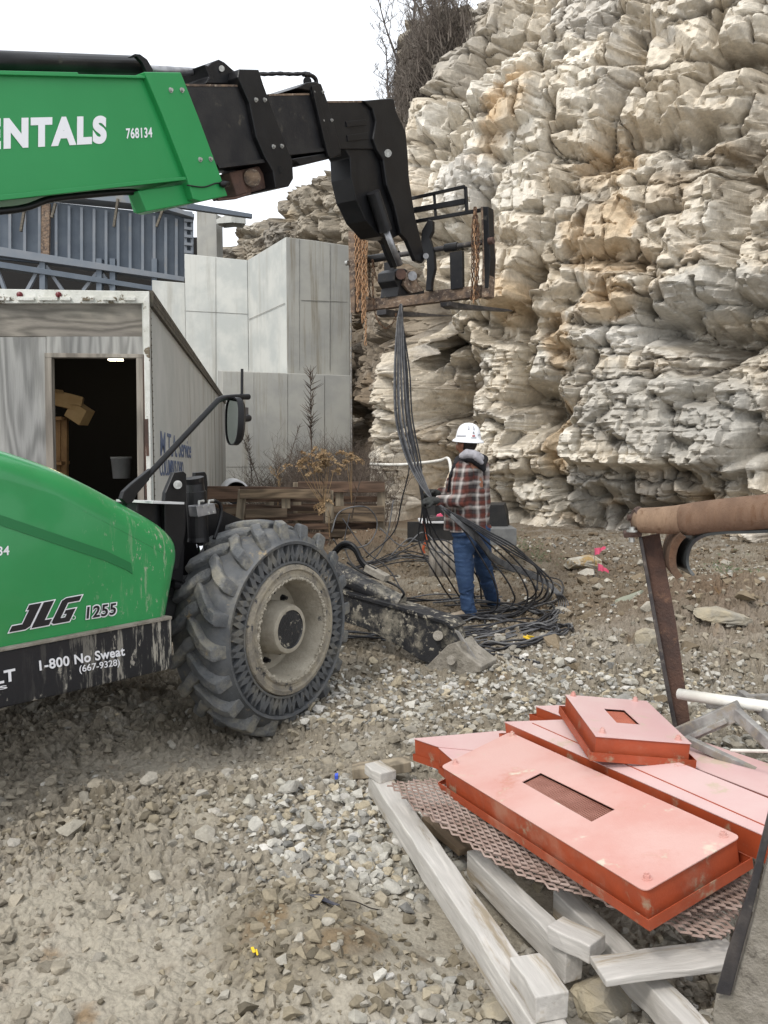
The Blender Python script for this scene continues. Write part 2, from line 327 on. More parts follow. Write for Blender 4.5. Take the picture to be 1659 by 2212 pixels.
def lettering(txt, bl, br, tl, pl, m, parent, name='lettering', q=.003, shear=0, offset=0, thick=.002, gap=1.0):
    cu = bpy.data.curves.new('t', 'FONT'); cu.body = txt; cu.extrude = .01; cu.shear = shear; cu.offset = offset; cu.space_character = gap
    o = bpy.data.objects.new('t', cu); C.objects.link(o); dg = bpy.context.evaluated_depsgraph_get()
    me = bpy.data.meshes.new_from_object(o.evaluated_get(dg)); bpy.data.objects.remove(o)
    co = np.empty(len(me.vertices)*3); me.vertices.foreach_get('co', co); co = co.reshape(-1, 3)
    p0, n = pl; pq = (p0+n*q, n)
    O, X, Y = PL(*bl, pq), PL(*br, pq), PL(*tl, pq); X = X-O; Y = Y-O
    lo, hi = co.min(0), co.max(0); t = (co-lo)/(hi-lo)
    new = np.array(O)[None]+t[:, :1]*np.array(X)[None]+t[:, 1:2]*np.array(Y)[None]+(t[:, 2:3]-.5)*thick*np.array(n)[None]
    me.vertices.foreach_set('co', new.ravel()); me.name = name
    return link(name, me, m, parent)
# ---------------------------------------------------------------- numpy noise
def hsh(ix, iy, iz=0, seed=0):
    h = (ix.astype(np.int64)*374761393+iy.astype(np.int64)*668265263+np.asarray(iz).astype(np.int64)*2147483647+seed*1274126177) & 0xffffffff
    h = ((h ^ (h >> 13))*1274126177) & 0xffffffff; h = ((h ^ (h >> 16))*2246822519) & 0xffffffff
    return ((h ^ (h >> 15)) & 0xffffff)/float(0xffffff)
def vnoise(x, y, seed=0):
    ix, iy = np.floor(x), np.floor(y); fx, fy = x-ix, y-iy; fx = fx*fx*(3-2*fx); fy = fy*fy*(3-2*fy)
    a, b, c, d = hsh(ix, iy, 0, seed), hsh(ix+1, iy, 0, seed), hsh(ix, iy+1, 0, seed), hsh(ix+1, iy+1, 0, seed)
    return (a*(1-fx)+b*fx)*(1-fy)+(c*(1-fx)+d*fx)*fy
def fbm(x, y, o=5, seed=0, g=.5):
    s = np.zeros_like(x); a = 1; t = 0
    for k in range(o): s += a*vnoise(x*2**k+17.3*k, y*2**k+9.1*k, seed+k); t += a; a *= g
    return s/t-.5
def voro(x, y, seed=0, pn=2):
    ix, iy = np.floor(x), np.floor(y); f1 = np.full_like(x, 9.); f2 = np.full_like(x, 9.)
    cx = np.zeros_like(x); cy = np.zeros_like(x); ci = np.zeros_like(x); cj = np.zeros_like(x)
    for i in (-1, 0, 1):
        for j in (-1, 0, 1):
            a, b = ix+i, iy+j; px = a+hsh(a, b, 1, seed); py = b+hsh(a, b, 2, seed); d = np.hypot(px-x, py-y) if pn == 2 else ((px-x)**pn+(py-y)**pn)**(1/pn)
            n = d < f1; f2 = np.where(n, f1, np.minimum(f2, d)); cx = np.where(n, px, cx); cy = np.where(n, py, cy)
            ci = np.where(n, a, ci); cj = np.where(n, b, cj); f1 = np.where(n, d, f1)
    return f1, f2, ci, cj, x-cx, y-cy
def sstep(x, a, b): t = np.clip((x-a)/(b-a), 0, 1); return t*t*(3-2*t)
def grid_mesh(name, V, col=None, mask=None):        # V (rows, cols, 3)
    r, c = V.shape[:2]; me = bpy.data.meshes.new(name); idx = np.arange(r*c).reshape(r, c)
    q = np.stack([idx[:-1, :-1], idx[:-1, 1:], idx[1:, 1:], idx[1:, :-1]], -1).reshape(-1, 4)
    if mask is not None: q = q[mask[:-1, :-1].reshape(-1)]
    me.vertices.add(r*c); me.vertices.foreach_set('co', V.reshape(-1).astype(np.float32))
    me.loops.add(q.size); me.loops.foreach_set('vertex_index', q.reshape(-1).astype(np.int32))
    me.polygons.add(len(q)); me.polygons.foreach_set('loop_start', (np.arange(len(q))*4).astype(np.int32))
    me.update(calc_edges=True); me.validate()
    if col is not None:
        at = me.attributes.new('Col', 'FLOAT_COLOR', 'POINT')
        at.data.foreach_set('color', np.concatenate([col, np.ones(col.shape[:2]+(1,))], -1).reshape(-1).astype(np.float32))
    return me
# ================================================================ GROUND
def inpoly(x, y, poly):
    r = np.zeros(np.shape(x), bool); n = len(poly)
    for i in range(n):
        x1, y1 = poly[i]; x2, y2 = poly[(i+1) % n]
        c = ((y1 > y) != (y2 > y)) & (x < (x2-x1)*(y-y1)/((y2-y1) if y2 != y1 else 1e-9)+x1); r ^= c
    return r
def gp(u, v, z=0): p = G(u, v, z); return (p.x, p.y)
def blob(x, y, u, v, r, k=1.6, z=0):
    cx, cy = gp(u, v, z); return np.exp(-(((x-cx)**2+(y-cy)**2)/(r*r))**(k/2))
def seg(x, y, a, b, r):
    ax, ay = a; bx, by = b; t = np.clip(((x-ax)*(bx-ax)+(y-ay)*(by-ay))/((bx-ax)**2+(by-ay)**2), 0, 1)
    return np.exp(-((x-ax-t*(bx-ax))**2+(y-ay-t*(by-ay))**2)/(r*r))
def smoothmask(x, y):                 # wet, trodden-flat mud
    m = blob(x, y, 930, 1990, .45)+blob(x, y, 1010, 2120, .45)+blob(x, y, 160, 2150, .5)*.8+seg(x, y, gp(150, 1660), gp(520, 1620), .35)*.8
    m += seg(x, y, gp(560, 1690), gp(880, 1560), .18)*.5+blob(x, y, 60, 1950, .25)*.5+blob(x, y, 450, 1800, .2)*.6
    m += blob(x, y, 1100, 2000, .5)
    return np.clip(m+.35*fbm(x*3, y*3, 4, 40), 0, 1)
def gz(x, y):
    x = np.asarray(x, float); y = np.asarray(y, float)
    z = .10*fbm(x*.5, y*.5, 3, 1)
    z = z-.13*blob(x, y, 560, 1570, .55)-.05*seg(x, y, gp(200, 1640), gp(560, 1600), .35)
    z = z+.42*blob(x, y, 800, 1205, .7, 2)+.10*blob(x, y, 640, 1760, .5)
    z = z+.13*blob(x, y, 700, 2100, .24, 2)+.09*blob(x, y, 620, 2000, .2, 2)+.05*blob(x, y, 300, 1800, .5)
    z = z-.05*blob(x, y, 950, 2050, .5)
    z = z+.55*blob(x, y, 1590, 1390, 1.1, 2)+.25*blob(x, y, 1500, 1290, .9, 2)+.12*blob(x, y, 1300, 1440, .8)+.18*blob(x, y, 1180, 1190, 1.2)
    z = z+.10*sstep((x-3.4)*.57+(y-15.6)*.82, -1.2, .3)*sstep(x, 0, 2)  # talus against the cliff
    return z*(1-.95*blob(x, y, 1020, 1335, .9))
def gfine(x, y):
    sm = smoothmask(x, y); near = np.clip(6/np.maximum(y, 1), .5, 1)
    a = (1-sm)
    w1 = .3*fbm(x*6, y*6, 3, 60)
    f1, f2, ci, cj, dx, dy = voro(x*9+w1, y*9+w1*1.3, 11)
    clod = np.clip((f2-f1)*1.7, 0, .8)*(.25+hsh(ci, cj, 3, 5))
    f1, f2, ci, cj, dx, dy = voro(x*23+w1*2, y*23, 12)
    clod2 = np.clip((f2-f1)*1.6, 0, .7)*(.2+hsh(ci, cj, 3, 6))
    mnd = np.clip(blob(x, y, 700, 2110, .3, 2)+blob(x, y, 610, 2000, .22, 2)+.8*seg(x, y, gp(40, 1850), gp(420, 1760), .3)+.8*blob(x, y, 1540, 1420, 1.2, 2), 0, 1)
    big = np.clip(sstep(fbm(x*1.3, y*1.3, 4, 33), -.06, .12)+1.2*mnd, 0, 1.7)
    z = a*(.02+.042*big)*(clod-.3)+a*.036*(clod2-.3)*(1+.8*mnd)+(.03+.07*a)*fbm(x*4, y*4, 6, 3, .62)+.055*fbm(x*17, y*17, 3, 8, .62)*(.12+a)*np.clip(5/np.maximum(y, 1), .25, 1)
    return z, sm, clod, big
rows = np.concatenate([np.linspace(-4, 1.2, 24)[:-1], np.geomspace(1.2, 20, 1050), np.geomspace(20, 900, 60)[1:]])
tt = np.concatenate([np.linspace(-2.6, -.56, 40)[:-1], np.linspace(-.56, .56, 900), np.linspace(.56, 2.6, 40)[1:]])
Y, T = np.meshgrid(rows, tt, indexing='ij'); X = T*np.maximum(Y, 1.6)
zf, sm, clod, big = gfine(X, Y)
Z = gz(X, Y)+zf*(1-.93*sstep(Y, 12, 19))
def mixn(a, b, t): return a*(1-t[..., None])+np.array(b)*t[..., None]
n1 = fbm(X*1.1, Y*1.1, 5, 70); n2 = fbm(X*7, Y*7, 4, 71)
col = np.ones(X.shape+(3,))*np.array((.225, .196, .15))
col = mixn(col, (.355, .33, .28), sstep(n1+n2*.8, -.02, .3)*.8)
col = mixn(col, (.15, .125, .085), sstep(fbm(X*3+9, Y*3, 5, 72)+n2*.4, .02, .25)*.75)
col = mixn(col, (.37, .335, .27), np.clip(sm*1.2, 0, 1)*.8)
far = sstep(Y, 5.5, 8.5)*sstep(-X*.3+Y, 0, 3)
col = mixn(col, (.12, .09, .058), far*sstep(n1, -.35, .12)*.85)
brown = blob(X, Y, 800, 1200, .75, 2)+.8*blob(X, Y, 1520, 1400, 1.0)+.8*blob(X, Y, 850, 1120, 1.5)
col = mixn(col, (.13, .08, .045), np.clip(brown+n2*.6, 0, 1)*.85)
orange = blob(X, Y, 760, 2080, .12, 2)+.9*blob(X, Y, 610, 2045, .08, 2)+.5*blob(X, Y, 640, 1975, .08, 2)
col = mixn(col, (.24, .14, .055), sstep(orange+n2*1.6, .35, .8)*.8)
col = mixn(col, (.14, .115, .075), sstep(blob(X, Y, 700, 2100, .3, 2)+blob(X, Y, 610, 2000, .22, 2)+n2*1.2, .3, .8)*.6)
col = mixn(col, (.30, .28, .24), sstep(Y, 11, 14)*sstep(X, 1.5, 4)*sstep(n2, -.1, .15)*.5)
M['ground'] = mat('mud_ground', (.3, .25, .18), scale=55, rough=.82, bump=.55, bscale=70, attr='Col', spec=.35)
gme = grid_mesh('ground', np.stack([X, Y, Z], -1), col); gme.polygons.foreach_set('use_smooth', [False]*len(gme.polygons)); tag(link('ground', gme, 'ground'), kind='structure')
def gh(x, y):
    xa, ya = np.atleast_1d(np.asarray(x, float)), np.atleast_1d(np.asarray(y, float)); r = gz(xa, ya)+gfine(xa, ya)[0]
    return float(r[0]) if np.ndim(x) == 0 else r
def hit(u, v):
    z_ = 0.0
    for _ in range(12): p = G(u, v, z_); z_ = .5*z_+.5*float(gz(np.array([p.x]), np.array([p.y]))[0])
    return G(u, v, z_)
# ---------------------------------------------------------------- loose stones (stuff)
def rock_bases(n, seed, flat=.68, sides=19):
    rr = random.Random(seed); out = []
    for _ in range(n):
        bm = bmesh.new()
        sx, sy, sz = rr.uniform(.7, 1.25), rr.uniform(.6, 1), flat*rr.uniform(.7, 1.1)
        for k in range(rr.randint(9, sides)):
            v = Vector((rr.gauss(0, 1), rr.gauss(0, 1), rr.gauss(0, 1))).normalized()
            bm.verts.new((v.x*sx, v.y*sy, v.z*sz))
        r = bmesh.ops.convex_hull(bm, input=bm.verts)
        bmesh.ops.delete(bm, geom=[v for v in bm.verts if not v.link_faces], context='VERTS')
        bm.verts.index_update(); bmesh.ops.triangulate(bm, faces=bm.faces)
        out.append((np.array([v.co[:] for v in bm.verts]), np.array([[v.index for v in f.verts] for f in bm.faces]))); bm.free()
    return out
BASES = rock_bases(14, 3)
def scatter(name, x, y, size, cols, label, sink=.25, mt='gravel', zz=None):
    n = len(x); z = gh(x, y) if zz is None else zz; Vs = []; Fs = []; Cs = []; k = 0
    order = rng.integers(0, len(BASES), n)
    for b, (bv, bf) in enumerate(BASES):
        ids = np.where(order == b)[0]; m = len(ids)
        if m == 0: continue
        a = rng.uniform(0, 2*np.pi, m); t = rng.normal(0, .35, m); ca, sa, ct, st = np.cos(a), np.sin(a), np.cos(t), np.sin(t)
        v = bv[None]*size[ids][:, None, None]
        x1 = v[..., 0]*ct[:, None]+v[..., 2]*st[:, None]; z1 = -v[..., 0]*st[:, None]+v[..., 2]*ct[:, None]; y1 = v[..., 1]
        x2 = x1*ca[:, None]-y1*sa[:, None]; y2 = x1*sa[:, None]+y1*ca[:, None]
        w = np.stack([x2+x[ids][:, None], y2+y[ids][:, None], z1+(z[ids]+size[ids]*sink)[:, None]], -1)
        nv = bv.shape[0]; Vs.append(w.reshape(-1, 3)); Fs.append((bf[None]+(np.arange(m)*nv)[:, None, None]+k).reshape(-1, 3)); k += m*nv
        Cs.append(np.repeat(cols[ids], nv, 0))
    V = np.concatenate(Vs); Fc = np.concatenate(Fs); Cc = np.concatenate(Cs)
    me = bpy.data.meshes.new(name); me.vertices.add(len(V)); me.vertices.foreach_set('co', V.ravel().astype(np.float32))
    me.loops.add(Fc.size); me.loops.foreach_set('vertex_index', Fc.ravel().astype(np.int32)); me.polygons.add(len(Fc))
    me.polygons.foreach_set('loop_start', (np.arange(len(Fc))*3).astype(np.int32)); me.polygons.foreach_set('use_smooth', [False]*len(Fc)); me.update(calc_edges=True); me.validate()
    at = me.attributes.new('Col', 'FLOAT_COLOR', 'POINT'); at.data.foreach_set('color', np.concatenate([Cc, np.ones((len(Cc), 1))], 1).ravel().astype(np.float32))
    return tag(link(name, me, mt), label, 'gravel' if 'clod' not in name else 'mud', kind='stuff')
M['gravel'] = mat('gravel_stone', (.4, .4, .35), scale=40, rough=.85, bump=.4, bscale=60, attr='Col', spec=.3)
def ptsin(n, fn, umin=-120, umax=1780, vmin=1150, vmax=2330):
    """random ground points, kept with probability fn(x, y)"""
    y = np.exp(rng.uniform(np.log(1.9), np.log(15), n)); x = rng.uniform(-.56, .56, n)*y
    p = fn(x, y); k = rng.uniform(0, 1, n) < p; return x[k], y[k]
def gravel_density(x, y):
    d = 1.5*blob(x, y, 700, 1800, .28, 2)+1.4*blob(x, y, 820, 1780, .26, 2)+1.1*blob(x, y, 900, 1850, .2, 2)+.7*blob(x, y, 850, 1900, .15, 2)
    d += .75*seg(x, y, gp(720, 1510), gp(1500, 1500), .35)+.9*blob(x, y, 760, 1500, .35)+.5*blob(x, y, 1090, 1450, .5)+.6*blob(x, y, 1120, 1490, .5)
    d += .5*seg(x, y, gp(600, 1840), gp(1100, 1790), .2)+.35*blob(x, y, 1320, 1200, 1.0)+.25*blob(x, y, 1600, 1220, 1.2)+.5*blob(x, y, 1560, 1590, .4)
    d += .3*seg(x, y, gp(1000, 2190), gp(1400, 2150), .25)+.35*seg(x, y, gp(850, 1560), gp(1500, 1520), .5)+.15*seg(x, y, gp(1000, 1440), gp(1600, 1250), 1.0)
    base = .03+.06*sstep(fbm(x*2, y*2, 3, 90), 0, .2)
    return np.clip(d+base*(1-smoothmask(x, y)*.8), 0, 1)
x, y = ptsin(52000, gravel_density); n = len(x)
size = np.exp(rng.normal(np.log(.021), .38, n))*np.clip(.85+.03*y, .9, 1.3)
pal = np.array([(.46, .44, .39), (.36, .34, .29), (.27, .26, .235), (.40, .345, .25), (.52, .5, .46), (.21, .205, .19)])
cols = pal[rng.choice(6, n, p=[.26, .24, .16, .16, .12, .06])]*rng.uniform(.8, 1.15, (n, 1))
mud = (rng.uniform(0, 1, n) > gravel_density(x, y)*1.1)[:, None]; cols = np.where(mud, cols*.45+np.array((.25, .22, .17))*.55, cols)
scatter('gravel', x, y, size, cols, 'pale grey crushed limestone scattered over the mud and heaped by the pallet')
x, y = ptsin(60000, lambda x, y: np.clip((1-smoothmask(x, y))*(.25+.6*sstep(fbm(x*1.3, y*1.3, 4, 33), -.06, .12)), 0, 1)); n = len(x)
size = np.minimum(np.exp(rng.normal(np.log(.014), .6, n))*np.clip(.8+.05*y, .9, 1.6), .03+.004*y)
fy = sstep(y, 5.5, 8.5)[:, None]
cols = (np.array((.25, .22, .17))*(1-fy)+np.array((.155, .118, .078))*fy)*rng.uniform(.7, 1.35, (n, 1))
scatter('mud_clods', x, y, size, cols, 'small lumps of brown mud and dirty stones churned up over the yard', sink=.05)
x, y = ptsin(60000, lambda x, y: np.clip(.9*blob(x, y, 700, 2110, .27, 2)+.8*blob(x, y, 610, 2000, .2, 2)+.5*seg(x, y, gp(40, 1850), gp(420, 1760), .25)+.25*blob(x, y, 1540, 1420, 1.1, 2)+.5*blob(x, y, 1000, 1560, .3), 0, 1)*.5); n = len(x)
size = np.minimum(np.exp(rng.normal(np.log(.0125), .55, n)), .04)
scatter('mud_clods', x, y, size, np.array((.20, .17, .12))*rng.uniform(.55, 1.4, (n, 1)), 'heaped dark lumps of churned mud on the mounds and along the ruts', sink=.12)
x, y = ptsin(45000, lambda x, y: np.clip(.5*blob(x, y, 1580, 1380, 1.3, 2)+.35*blob(x, y, 1450, 1260, 1.3, 2)+.3*seg(x, y, (2.6, 14.6), (5.6, 12.8), .8), 0, 1)*.22); n = len(x)
size = np.minimum(np.exp(rng.normal(np.log(.045), .5, n)), .15); dk = rng.uniform(0, 1, (n, 1)) < .7
scatter('gravel', x, y, size, np.where(dk, np.array((.19, .15, .10)), np.array((.40, .37, .31)))*rng.uniform(.7, 1.2, (n, 1)), 'broken rock and dirty rubble on the bank behind the rusty stand and along the cliff foot', sink=.1)
# ================================================================ ROCK FACES
def facets(x, y, sx, sy, seed, A, tilt, k):
    """continuous blocky relief: the highest of the neighbouring tilted plates, each with steep chamfered sides"""
    u, v = x/sx, y/sy; ix, iy = np.floor(u), np.floor(v); m = min(sx, sy)
    b1 = np.full_like(u, -9.); b2 = np.full_like(u, -9.); tn = np.zeros_like(u)
    for i in (-1, 0, 1):
        for j in (-1, 0, 1):
            a, b_ = ix+i, iy+j; dx = (u-a-.15-.7*hsh(a, b_, 1, seed))*sx; dy = (v-b_-.15-.7*hsh(a, b_, 2, seed))*sy
            r = hsh(a, b_, 3, seed); tx, ty = (hsh(a, b_, 4, seed)-.5)*2*tilt, (hsh(a, b_, 5, seed)-.5)*2*tilt
            q = hsh(a, b_, 6, seed)*.6-.3; cq, sq = np.cos(q), np.sin(q); ex, ey = (dx*cq+dy*sq)/sx, (-dx*sq+dy*cq)/sy
            h = A*r+tx*dx+ty*dy-k*m*np.maximum(np.maximum(np.abs(ex), np.abs(ey))-.43, 0)
            n = h > b1; b2 = np.where(n, b1, np.maximum(b2, h)); tn = np.where(n, hsh(a, b_, 7, seed), tn); b1 = np.where(n, h, b1)
    return b1, (b1-b2), tn-.5
def rock_wall(name, poly, nz, ztop, zmin, res, setback, extra=None, seed=0, amp=1.0, strata=1.0, palette=0, mt='rock', pw=None, sdir=(.57, .82)):
    poly = np.array(poly, float); L = np.hypot(*np.diff(poly, axis=0).T); cs = np.concatenate([[0], np.cumsum(L)])
    ns = int(cs[-1]/res); s = np.linspace(0, cs[-1], ns); px = np.interp(s, cs, poly[:, 0]); py = np.interp(s, cs, poly[:, 1])
    k = max(3, int(.7/res)); ker = np.hanning(2*k+1); ker /= ker.sum()
    pad = lambda a: np.convolve(np.concatenate([a[0]+(a[0]-a[k:0:-1]), a, a[-1]+(a[-1]-a[-2:-k-2:-1])]), ker, 'valid')
    px, py = pad(px), pad(py); tx, ty = np.gradient(px), np.gradient(py); l = np.hypot(tx, ty); nx, ny = ty/l, -tx/l
    nx, ny = nx*nz, ny*nz
    s2, t2 = np.meshgrid(s, np.linspace(0, 1, int((ztop.max() if hasattr(ztop, 'max') else ztop)/res)), indexing='ij')
    zt = np.interp(s2, np.linspace(0, cs[-1], len(ztop)), ztop) if hasattr(ztop, '__len__') else np.full_like(s2, ztop)
    z = zmin+t2*(zt-zmin)
    wx = s2+.5*fbm(s2*.25, z*.25, 2, seed+1)+.03*fbm(s2*3, z*3, 3, seed+9); wz = z+.4*fbm(s2*.2+5, z*.25, 2, seed+2)+.03*fbm(s2*3, z*3, 3, seed+3)
    shear = wz+.12*wx; wx = wx-.06*wz
    d = np.zeros_like(z); tone = np.zeros_like(z); crack = np.zeros_like(z)
    for lv, (a, b_, am, tl_, kk, cr) in enumerate(((2.9, 3.1, .27, .09, 2.2, .12), (1.25, 1.6, .19, .19, 3.0, .10), (.55, .6, .10, .22, 3.2, .05), (.2, .2, .03, .2, 3.2, .012))):
        h, gap, tn = facets(wx+lv*3.3, shear+lv*1.7, a, b_, seed+lv*10, am*amp, tl_*amp, kk)
        d += h-am*.6; e = 1-sstep(gap, 0, (.09, .08, .05, .03)[lv]); keep = sstep(fbm(s2*.9+lv*7, z*.9, 3, seed+60+lv), -.1, .05)
        d -= cr*e*keep; crack = np.maximum(crack, e*keep*(lv < 3)*(1, .9, .55, 0)[lv]); tone += tn*(1.0, .7, .4, .2)[lv]
        if lv == 1: dlow = d.copy()
    for ca_, cb_, o_, tl_ in ((1.5, 1.2, .05, .20), (.7, .5, .02, .25)):       # flat spall faces cut across the lumps
        f1, f2, ci, cj, dx, dy = voro(wx/ca_+11, shear/cb_+5, seed+88, 4)
        cap = dlow+o_*amp+.12*amp*(hsh(ci, cj, 1, seed+5)-.45)*ca_+tl_*amp*((hsh(ci, cj, 2, seed+5)-.5)*dx*ca_+(hsh(ci, cj, 3, seed+5)-.5)*dy*cb_)*2
        d = np.where(hsh(ci, cj, 4, seed+5) > .3, np.minimum(d, cap), d)
    # bedding layers
    zz = z+.12*fbm(s2*.3, z*.2, 2, seed+20)+.03*fbm(s2*2, z*1.5, 3, seed+21); low = strata*(.12+.88*sstep(z, 1.3, 1.8)*(1-sstep(z, 3.2, 4.0)))*(1-.8*sstep(z, 5, 7))
    for th, am in ((.50, .14), (.19, .08), (.075, .025)):
        li = np.floor(zz/th); fr = zz/th-li; w1_ = sstep(fr, 0, .22)
        def lay_(l_): return hsh(l_, np.floor(wx/(th*7)+hsh(l_, l_*0, 7, seed)*9), 6, seed)
        lr = lay_(li-1)*(1-w1_)+lay_(li)*w1_; d += low*am*(lr-.5)-low*am*.4*np.exp(-((fr-.08)/.07)**2)
    h, gap, tn = facets(wx*.8+z*.9+40, wz*.8-s2*.5, 1.6, 1.1, seed+77, .10*amp, .22, 2.0); d += h; tone += tn*.5
    d += .018*fbm(s2*7, z*7, 4, seed+31, .6)+.008*fbm(s2*22, z*22, 3, seed+32, .6)
    rr = np.random.default_rng(seed+7); S0, Z1 = s[-1], float(np.max(zt))        # long straight joints, each with a small step beside it
    for k in range(int(S0*Z1/2.6)):
        cs_, cz_ = rr.uniform(0, S0), rr.uniform(0, Z1); ln = rr.uniform(.5, 1.9); hz_ = rr.random() < .5
        an = rr.normal(0.05, .14) if hz_ else rr.normal(1.5, .2)
        ii = slice(max(0, int((cs_-2.2)/res)), int((cs_+2.2)/res)); A_, B_ = s2[ii], z[ii]
        if A_.size == 0: continue
        dx, dy = A_-cs_, B_-cz_; t = dx*np.cos(an)+dy*np.sin(an); q = -dx*np.sin(an)+dy*np.cos(an)+.035*np.sin(t*9+k)+.02*np.sin(t*23+k)
        on = 1-sstep(np.abs(t), ln*.7, ln); st = rr.uniform(-.13, .13)*amp
        d[ii] += on*(st*np.where(q > 0, 1, 0)*np.exp(-np.abs(q)/.45)-.14*np.exp(-(q/.026)**2)); crack[ii] = np.maximum(crack[ii], on*np.exp(-(q/.03)**2))
    if extra is not None: d = extra(s2, z, d)
    for _ in range(0): d[1:-1] = .25*d[:-2]+.5*d[1:-1]+.25*d[2:]; d[:, 1:-1] = .25*d[:, :-2]+.5*d[:, 1:-1]+.25*d[:, 2:]
    sb = setback(s2, z)
    Xc = px[:, None]+nx[:, None]*d+sdir[0]*sb; Yc = py[:, None]+ny[:, None]*d+sdir[1]*sb
    zc = z+.05*fbm(s2*4, z*4, 3, seed+44)
    V = np.stack([Xc, Yc, zc], -1)
    # stone colours, ledge soil and painted crack shade
    n1 = fbm(s2*.35, z*.4, 4, seed+50); n2 = fbm(s2*1.3, z*1.6, 5, seed+51); n3 = fbm(s2*6, z*8, 5, seed+52)
    pals = [((.57, .505, .405), (.68, .64, .56), (.48, .455, .41), (.56, .41, .25), (.34, .31, .27)),
            ((.33, .29, .23), (.44, .41, .35), (.25, .23, .20), (.34, .26, .16), (.17, .145, .115)),
            ][palette]
    c = np.ones(z.shape+(3,))*np.array(pals[0])
    c = mixn(c, pals[1], sstep(tone*.5+n2*1.2, -.05, .45)*.9)
    c = mixn(c, pals[2], sstep(-tone*.4+n1*1.3+n3*.4, .05, .4)*.85)
    c = mixn(c, pals[3], sstep(n1*1.2+n2*.6+tone*.12, .17, .42)*.75)
    lay = hsh(np.floor(zz/.17), np.zeros_like(z), 9, seed); c = mixn(c, pals[4], np.clip(low, 0, 1)*sstep(lay+n2*.7, .72, 1.0)*.55)
    c = mixn(c, (.22, .18, .13), sstep(n3+n2*.4, .2, .36)*.45)
    c = mixn(c, (.13, .10, .07), crack*.62)  # shade inside the cracks painted as a darker colour
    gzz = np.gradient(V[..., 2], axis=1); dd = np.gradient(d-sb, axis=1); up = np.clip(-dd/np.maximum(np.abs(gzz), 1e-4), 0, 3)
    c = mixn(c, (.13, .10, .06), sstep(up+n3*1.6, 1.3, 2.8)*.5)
    if pw is not None: c = pw(s2, z, c, n2, n3)
    me = grid_mesh(name, V, c); me.polygons.foreach_set('use_smooth', [False]*len(me.polygons)); return link(name, me, mt)
M['rock'] = mat('limestone', (.4, .4, .35), scale=9, rough=.92, bump=.55, bscale=16, attr='Col', spec=.2)
CP = [(-2.2, 34), (-1.35, 29), (-.85, 24), (-.42, 21.5), (.1, 19.6), (-.33, 18.0), (.2, 17.5), (2.45, 16.2), (4.0, 15.2), (5.35, 14.2), (6.2, 13.3), (8.5, 11.5), (11, 9), (14, 5)]
LE = 5
_cp = np.array(CP); _cs = np.concatenate([[0], np.cumsum(np.hypot(*np.diff(_cp, axis=0).T))])
def img2sz(u, v):
    """arc position and height on the cliff's base line seen at a spot in the photo"""
    r = ray(u, v); k = r.x/r.y; q = _cp[:, 0]-k*_cp[:, 1]
    i = [j for j in range(LE, len(q)-1) if q[j] <= 0 < q[j+1]] or [5]; i = i[0]; t = q[i]/(q[i]-q[i+1])
    y = _cp[i, 1]+t*(_cp[i+1, 1]-_cp[i, 1]); return _cs[i]+t*(_cs[i+1]-_cs[i]), CH+r.z/r.y*y
def cliff_setback(s, z):
    lf = 1-sstep(s-_cs[LE], 0.0, 9.0); return .04*z+.06*np.maximum(z-5, 0)+lf*(.06*z+.55*np.maximum(z-8.4+.8*fbm(s*.8, z*.8, 3, 210), 0))+.12*np.maximum(z-9, 0)
def cliff_extra(s, z, d):
    def feat(u, v, ru, rv, a, k=2, flat=False):
        s0, z0 = img2sz(u, v); s1, _ = img2sz(u+ru, v); _, z1 = img2sz(u, v-rv)
        q = (np.abs((s-s0)/(s1-s0))**k+np.abs((z-z0)/(z1-z0))**k); return a*(1-sstep(q+.5*fbm(s*2, z*2, 3, 202), .55, 1.25))
    w = .35*fbm(s*.8, z*.3, 3, 201)
    d = d+feat(1040, 180, 75, 70, .4, 4)                       # the orange boulder
    d = d+feat(1390, 912, 205, 95, .40, 6)-feat(1400, 1050, 210, 35, .15, 4)  # thin bedded bank
    d = d-feat(1130, 590, 55, 35, .4, 3)-feat(880, 320, 60, 120, .15, 3)
    d = d+feat(1290, 480, 45, 130, .12, 3)+feat(1400, 190, 60, 90, .25, 3)+feat(1600, 130, 60, 110, .25, 4)
    def ledge(pts, a, h):
        nonlocal d
        sz = [img2sz(*p) for p in pts]; ss = [q[0] for q in sz]; zz = [q[1] for q in sz]
        zl = np.interp(s, ss, zz)+w*.5; on = sstep(s, ss[0]-.8, ss[0]+.3)*(1-sstep(s, ss[-1]-.3, ss[-1]+.8))
        t = z-zl; q = sstep(t, -.10, .10); a = a*.5; d = d+on*a*q*np.exp(-np.maximum(t, 0)/h)-on*a*.35*(1-q)*np.exp(np.minimum(t, 0)/(.5*h))
    ledge([(1160, 745), (1300, 735), (1400, 700), (1659, 700), (1800, 690)], .55, 1.2)
    ledge([(1180, 1012), (1420, 1014), (1600, 1018)], .28, .8)
    ledge([(1450, 628), (1659, 600)], .45, 1.0)
    ledge([(1080, 660), (1200, 620)], .4, .8)
    ledge([(900, 700), (1010, 690), (1080, 640)], .3, 1.2)
    ledge([(880, 590), (1000, 500), (1160, 430), (1300, 420)], -.25, .7)
    # sloping rubble shelf from upper right
    sz = [img2sz(*p) for p in ((1060, 480), (1300, 395), (1480, 350), (1659, 250), (1800, 180))]
    zl = np.interp(s, [q[0] for q in sz], [q[1] for q in sz])+w; on = sstep(s, sz[0][0], sz[1][0])
    d = d-on*.5*sstep(z-zl, -.35, .35)+on*.06*fbm(s*9, z*9, 3, 77)
    # drill-hole grooves
    for u in (1180, 1012, 797+90, 925, 1075, 1255, 1545):
        s0, _ = img2sz(u, 800); d = d-.07*np.exp(-((s-s0+.03*z)/.05)**2)*(z < 5.6)*(z > .8)
    return d
